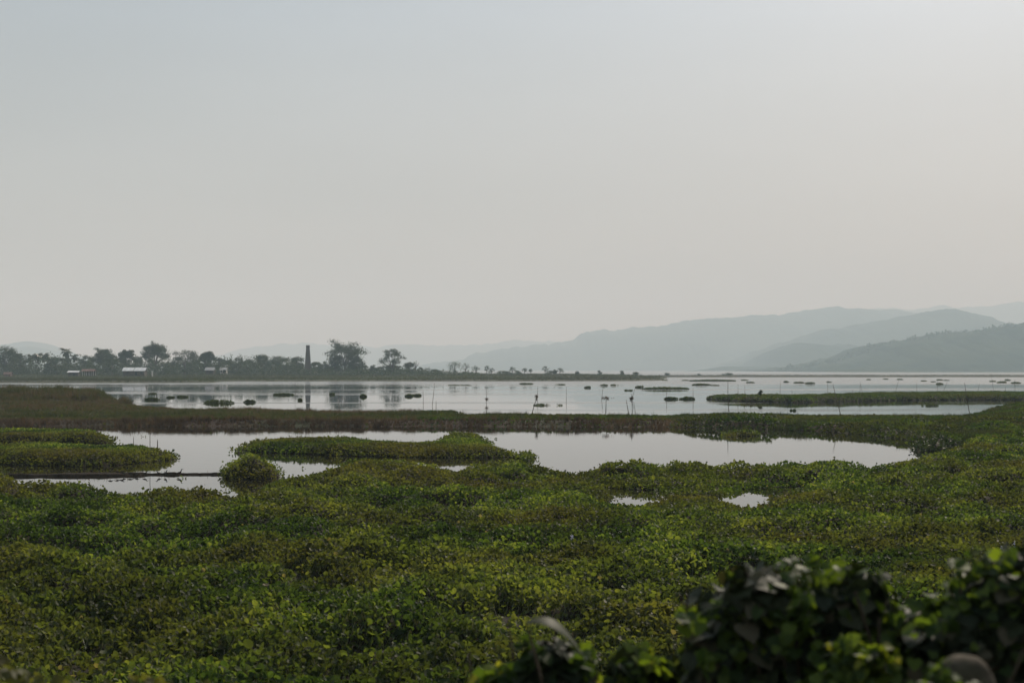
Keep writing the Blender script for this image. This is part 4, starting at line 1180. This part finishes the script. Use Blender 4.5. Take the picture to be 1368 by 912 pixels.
for (px, fc, bd, hh, lb) in [(147.5, 0, .9, .25, 'leftmost small dark bird, feeding with its head down'), (157, 3.0, .6, .26, 'second small dark bird from the left, head half lowered'),
                             (162.5, .3, .1, .24, 'left one of two small dark birds standing close together'), (165.5, 2.9, 0, .25, 'right one of two small dark birds standing close together'),
                             (174, .2, .8, .28, 'bird with lowered head right of the close pair'), (183, 3.2, 1.0, .24, 'crouching bird before the end of the island'),
                             (193.6, .4, .1, .26, 'upright dark bird left of the tall stake'), (212.4, 3.1, .0, .26, 'upright dark bird right of the tall stake, facing left'),
                             (221, 1.2, .0, .29, 'upright dark bird at the right of two past the tall stake'), (239.5, .1, -.3, .30, 'rightmost dark bird with raised neck, alone on the bar')]:
    bird(px, 633.0, hh, fc, lb, bd)

# ------------------------------------------------------------------ pale flower spikes among the leaves
for px, py, label, hh in [(1338, 733, 'bright white flower spike near the right edge, left of the other', .16), (1355.5, 728, 'dull pink white flower spike nearest the right edge', .19),
                          (764, 717, 'small white flower spike in the middle of the leaf carpet', .14), (803, 664 + 60, 'tiny white flower just right of the middle one', .07), (1070, 764, 'tiny white flower above the large blurred bush', .07)]:
    x, y = P(px, py, .62)
    root = empty('flower_spike', (x, y, .42)); tag(root, label, 'flower', 'pale flower spikes among the hyacinth')
    a = Acc(); a.tube([(0, 0, -.1), (.01, 0, .10), (0, 0, .10 + hh * .7)], [.008, .007, .004], 5); link('stalk', a.mesh('stalk', M['stalk']), root)
    n = 26; t = rng.random(n)
    p = np.stack([rng.normal(0, .012, n), rng.normal(0, .012, n), .12 + t * hh], 1)
    nr = rng.normal(0, 1, (n, 3)); nr[:, 2] *= .3
    V, Fc, T = cards(p, nr, rng.uniform(.035, .06, n) * (1.1 - .5 * t), T_FOLD, rng.random(n), roll=2)
    link('petals', make_mesh('petals', V, Fc, M['petal'], T), root)


# ------------------------------------------------------------------ FOREGROUND bushes on the embankment (close, out of focus)
def near_bush(blobs, label, n_big, n_small, D, name='vine_bush', big=.095, small=.06, bright=.75, twigs=14, core=True):
    """blobs: (px, py, radius_m, D) lumps of the bush seen at those places"""
    few = len(blobs) <= 8
    C = np.array([(X_at(px, d), d, Z_at(py + 16 * few, d)) for px, py, r, d in blobs]); r = np.array([b[2] for b in blobs]) * (.82 if few else 1.0)
    bx_, by_ = C[:, 0].mean(), C[:, 1].mean(); z0 = bank_z(by_)
    root = empty(name, (bx_, by_, z0)); tag(root, label, 'bush', 'bushes on the near embankment')
    off = np.array([bx_, by_, z0])
    a = Acc()
    for k in range(twigs):
        c = C[rng.integers(len(C))] + rng.normal(0, .12, 3)
        b0 = np.array([bx_ + rng.normal(0, .2), by_ + rng.normal(0, .1), z0 - .05])
        m_ = (b0 + c) / 2 + rng.normal(0, .08, 3)
        a.tube(np.array([b0, m_, c]) - off, [.018, .012, .005], 5)
    link('stems', a.mesh('stems', M['twig']), root)
    # break each lump into smaller uneven ones
    C0, r0_ = C, r
    C = np.concatenate([C0 + rng.normal(0, 1, C0.shape) * r0_[:, None] * (.35 if few else .62) * (q > 0) for q in range(5)]); r = np.concatenate([r0_ * (.75 if q == 0 else rng.uniform(.3, .55)) for q in range(5)])
    # sprigs: thin shoots that arch out of the bush with a leaf at every joint
    a2 = Acc(); SP, SN, SS = [], [], []
    for k in range(int(4 + len(C0) * (5 if len(C0) > 8 else 2.5))):
        j = rng.integers(len(C0)); d = rng.normal(0, 1, 3); d[2] = abs(d[2]) * 1.1; d[1] *= .6; d /= np.linalg.norm(d)
        p0 = C0[j] + d * r0_[j] * .6; Ls = rng.uniform(.10, .30) * (1.0 if len(C0) > 8 else .55)
        pts = [p0 + d * Ls * t - np.array([0, 0, .16]) * t * t * Ls / .3 for t in np.linspace(0, 1, 6)]
        a2.tube(np.array(pts) - off, [.005, .004, .004, .003, .003, .002], 4)
        for p_ in pts[1:]:
            for _ in range(2):
                SP.append(p_ + rng.normal(0, .015, 3)); SN.append(rng.normal(0, .5, 3) + np.array([0, -.2, .6])); SS.append(small * rng.uniform(.6, 1.3))
    sh_ = link('shoots', a2.mesh('shoots', M['stalk']), root); sh_['kind'] = 'stuff'
    V, Fc, T = cards(np.array(SP) - off, np.array(SN), np.array(SS), T_HEART, rng.uniform(bright - .55, bright + .10, len(SP)), roll=1.2, droop=.7)
    link('shoot_leaves', make_mesh('shoot_leaves', V, Fc, M['vine_leaf'], T), root)
    def leaves(n, size, mat, lo, hi, rad_lo, shift, nm, t0, t1):
        k = rng.choice(len(C), n, p=r ** 2 / (r ** 2).sum())
        d = rng.normal(0, 1, (n, 3)); d /= np.linalg.norm(d, axis=1, keepdims=True)
        rad = (rad_lo + (1.25 - rad_lo) * rng.random(n) ** .8) * r[k]
        p = C[k] + d * rad[:, None] + np.array([0, shift, 0])
        # stems carry leaves all the way down
        dn = rng.random(n) < .35
        p[dn, 2] -= rng.uniform(0, 1.2, dn.sum()) * r[k][dn]
        p[:, 2] = np.maximum(p[:, 2], z0 + .03)
        nr = d * .7 + rng.normal(0, .45, (n, 3)) + np.array([0, 0, .55])
        V, Fc, T = cards(p - off, nr, size * rng.uniform(.55, 1.25, n), T_HEART, rng.uniform(t0, t1, n), roll=.9, droop=.85)
        link(nm, make_mesh(nm, V, Fc, M[mat], T), root)
    leaves(int(n_big * 1.5), big, 'vine_dark', 0, 0, .25, .05, 'shaded_old_leaves', 0, .9)  # dark leaves fill the inside, their colour standing in for its shadow
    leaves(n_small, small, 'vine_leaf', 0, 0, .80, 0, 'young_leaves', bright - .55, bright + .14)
    return root


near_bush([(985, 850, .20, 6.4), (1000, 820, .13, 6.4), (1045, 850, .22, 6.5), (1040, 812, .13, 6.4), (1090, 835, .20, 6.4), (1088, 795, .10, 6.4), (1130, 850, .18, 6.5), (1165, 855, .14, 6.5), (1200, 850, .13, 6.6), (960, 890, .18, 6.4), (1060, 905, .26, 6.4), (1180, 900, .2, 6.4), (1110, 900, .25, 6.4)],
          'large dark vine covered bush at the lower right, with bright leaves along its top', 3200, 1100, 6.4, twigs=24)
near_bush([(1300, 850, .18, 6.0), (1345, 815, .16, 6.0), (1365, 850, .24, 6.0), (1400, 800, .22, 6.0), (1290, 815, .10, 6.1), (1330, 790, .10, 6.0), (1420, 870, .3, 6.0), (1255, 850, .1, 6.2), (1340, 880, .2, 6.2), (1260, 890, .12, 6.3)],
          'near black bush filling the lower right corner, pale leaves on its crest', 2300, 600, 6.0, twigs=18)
near_bush([(735, 862, .11, 6.6), (718, 890, .15, 6.6), (755, 895, .14, 6.6), (735, 915, .2, 6.6)],
          'dark brown dead clump with one drooping grey leaf at the lower middle', 520, 60, 6.6, twigs=10, name='dead_clump', bright=.4)
near_bush([(775, 870, .05, 6.8), (783, 890, .07, 6.8), (680, 895, .08, 6.7), (662, 905, .08, 6.7), (778, 912, .09, 6.7)],
          'thin sprig of bright yellow green leaves around the dead brown clump', 10, 240, 6.8, twigs=8, name='leafy_sprig', bright=.95, small=.06)
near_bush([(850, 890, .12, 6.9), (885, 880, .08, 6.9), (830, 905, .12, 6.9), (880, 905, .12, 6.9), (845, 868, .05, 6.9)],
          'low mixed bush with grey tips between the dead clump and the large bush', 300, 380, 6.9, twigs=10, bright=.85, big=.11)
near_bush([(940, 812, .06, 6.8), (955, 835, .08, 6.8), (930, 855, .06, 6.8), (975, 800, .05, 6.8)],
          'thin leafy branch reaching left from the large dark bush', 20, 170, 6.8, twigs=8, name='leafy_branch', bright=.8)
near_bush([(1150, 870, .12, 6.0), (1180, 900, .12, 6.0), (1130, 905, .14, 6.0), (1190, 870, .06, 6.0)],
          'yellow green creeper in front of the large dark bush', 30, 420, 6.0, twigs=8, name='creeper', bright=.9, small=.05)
near_bush([(1256, 906, .03, 5.0), (1318, 908, .035, 5.0)],
          'few straggling leaves at the foot of the marker stone', 4, 14, 5.0, twigs=3, name='leafy_sprig', bright=.6, small=.03, big=.04)
# single big leaf standing above the large bush
a = Acc(); a.tube([(0, 0, -.75), (.03, 0, -.3), (.0, 0, 0)], [.012, .009, .006], 5)
lx = X_at(1102, 6.5)
root = empty('big_leaf', (lx, 6.5, Z_at(782, 6.5))); tag(root, 'single broad green leaf standing above the large dark bush', 'leaf')
link('leaf_stalk', a.mesh('leaf_stalk', M['stalk']), root)
V, Fc, T = cards(np.array([[-.06, 0, .0]]), np.array([[.15, -.75, .6]]), np.array([.19]), T_HEART, np.array([.75]), roll=.0)
V2 = V.copy()
link('leaf_blade', make_mesh('leaf_blade', V, Fc, M['vine_leaf'], T, smooth=True), root).rotation_euler = (0, R(82), 0)
bpy.data.objects['leaf_blade'].scale = (.6, 1, 1.2)
# drooping grey leaf on the dead clump
root = empty('drooping_leaf', (X_at(738, 6.45), 6.45, Z_at(836, 6.45))); tag(root, 'folded grey leaf drooping over the dead brown clump', 'leaf')
Vl = []; 
for i, t in enumerate(np.linspace(0, 1, 9)):
    wv_ = .055 * math.sin(math.pi * min(1, t * .9 + .08)); zc = .02 + .05 * math.sin(t * 3.0) - .16 * t * t
    Vl += [(-.12 + .26 * t, -wv_, zc - wv_ * .6), (-.12 + .26 * t, 0, zc), (-.12 + .26 * t, wv_, zc - wv_ * .6)]
Ff = []
for i in range(8): Ff += [[3 * i, 3 * i + 1, 3 * i + 4, 3 * i + 3], [3 * i + 1, 3 * i + 2, 3 * i + 5, 3 * i + 4]]
link('leaf_blade', make_mesh('leaf_blade', np.array(Vl), np.array(Ff), M['vine_dark'], np.full(27, .72), smooth=True), root)
a = Acc(); a.tube([(.0, 0, -.5), (-.06, 0, -.2), (-.12, 0, .02)], [.01, .008, .005], 5); link('leaf_stalk', a.mesh('leaf_stalk', M['twig']), root)

# weathered round topped marker stone by the track
D = 5.2; xs0 = X_at(1287, D); zt = Z_at(874, D); zb = bank_z(D) - .1
nu, nv = 28, 16; V = []
for i in range(nv + 1):
    H_ = zt - zb - .13; al = max(0, (i - 6) / (nv - 6)) * math.pi / 2
    zq = H_ * min(1, i / 6) + .13 * math.sin(al); rr = .115 * math.cos(al) ** .8 + 1e-4
    for k in range(nu):
        t = 2 * math.pi * k / nu
        rw = rr * (1 + .34 * (float(fbm(math.cos(t) * 2 + 9, zq * 9 + math.sin(t) * 2, 301, 3)) - .5))
        V.append((rw * math.cos(t), rw * .8 * math.sin(t), zq))
V.append((0, 0, zt - zb)); Fq = [[i * nu + k, i * nu + (k + 1) % nu, (i + 1) * nu + (k + 1) % nu, (i + 1) * nu + k] for i in range(nv) for k in range(nu)]
me = bpy.data.meshes.new('marker_stone'); me.from_pydata(V, [], Fq); me.polygons.foreach_set('use_smooth', [True] * len(Fq))
me.materials.append(M['concrete'])
tag(link('marker_stone', me, None, (xs0, D, zb)), 'weathered brown round topped marker stone between the two dark bushes', 'marker stone')

# weeds on the embankment slope, some tall enough to reach the bottom left of the view
n = 5200
wx = rng.uniform(-9, 9, n); wy = rng.uniform(5.4, 12.5, n)
base = np.interp(wy, ys, zs)
hh = np.where(wx < -1.2, rng.uniform(.2, 1.0, n) * np.clip(.8 + .3 * fbm(wx, wy, 3, 2), 0, 1.2), rng.uniform(.1, .6, n))
lim = CH - (905 - HY) * wy / F + (wx < -1.4) * (wy > 6.5) * rng.random(n) ** 2 * .22
z = np.minimum(base + hh, lim)
V, Fc, T = cards(np.stack([wx, wy, z], 1), rand_normals(n, 20, 85), rng.uniform(.05, .12, n), T_HEART, rng.uniform(.2, .9, n), roll=.8)
slope = link('slope_weeds', make_mesh('slope_weeds', V, Fc, M['vine_leaf'], T)); tag(slope, 'leafy weeds on the near embankment slope', 'weeds', kind='stuff')
n = 2600
wx = rng.uniform(-3.6, -.9, n); wy = rng.uniform(6.6, 8.4, n); base = np.interp(wy, ys, zs)
tp = Z_at(922 - 66 * fbm((wx / wy) * 14, wy * .2, 7, 3) * sstep(-.10, -.27, wx / wy), wy)
z = tp - .40 * rng.random(n) ** .8 - .10 * fbm(wx * 3, wy * 3, 9, 2)
V, Fc, T = cards(np.stack([wx, wy, z], 1), rand_normals(n, 30, 88), rng.uniform(.03, .07, n), T_HEART, np.clip(.15 + .5 * fbm(wx * 2.5, wy * 2, 5, 2) + rng.normal(0, .15, n), 0, .9), roll=.6)
tag(link('tall_weeds', make_mesh('tall_weeds', V, Fc, M['hyacinth'], T)), 'blurred tall weeds at the lower left corner', 'grass', kind='stuff')

# ------------------------------------------------------------------ CAMERA
cam = bpy.data.cameras.new('camera'); co = bpy.data.objects.new('camera', cam); COL.objects.link(co)
co.location = (0, 0, CH); co.rotation_euler = (R(90), 0, 0)
cam.sensor_width = 36; cam.lens = 50.0; cam.shift_y = (HY - 456) / 1368
cam.clip_start = .1; cam.clip_end = 40000
cam.dof.use_dof = True; cam.dof.focus_distance = 70; cam.dof.aperture_fstop = 2.2
scn.camera = co

scn.render.engine = 'CYCLES'
c = scn.cycles
c.max_bounces = 6; c.diffuse_bounces = 3; c.glossy_bounces = 3; c.transmission_bounces = 3; c.volume_bounces = 1; c.transparent_max_bounces = 6
c.use_denoising = True
c.caustics_reflective = False; c.caustics_refractive = False
v = scn.view_settings; v.view_transform = 'Standard'; v.look = 'None'; v.exposure = 0.0; v.gamma = 1.0; v.use_curve_mapping = False
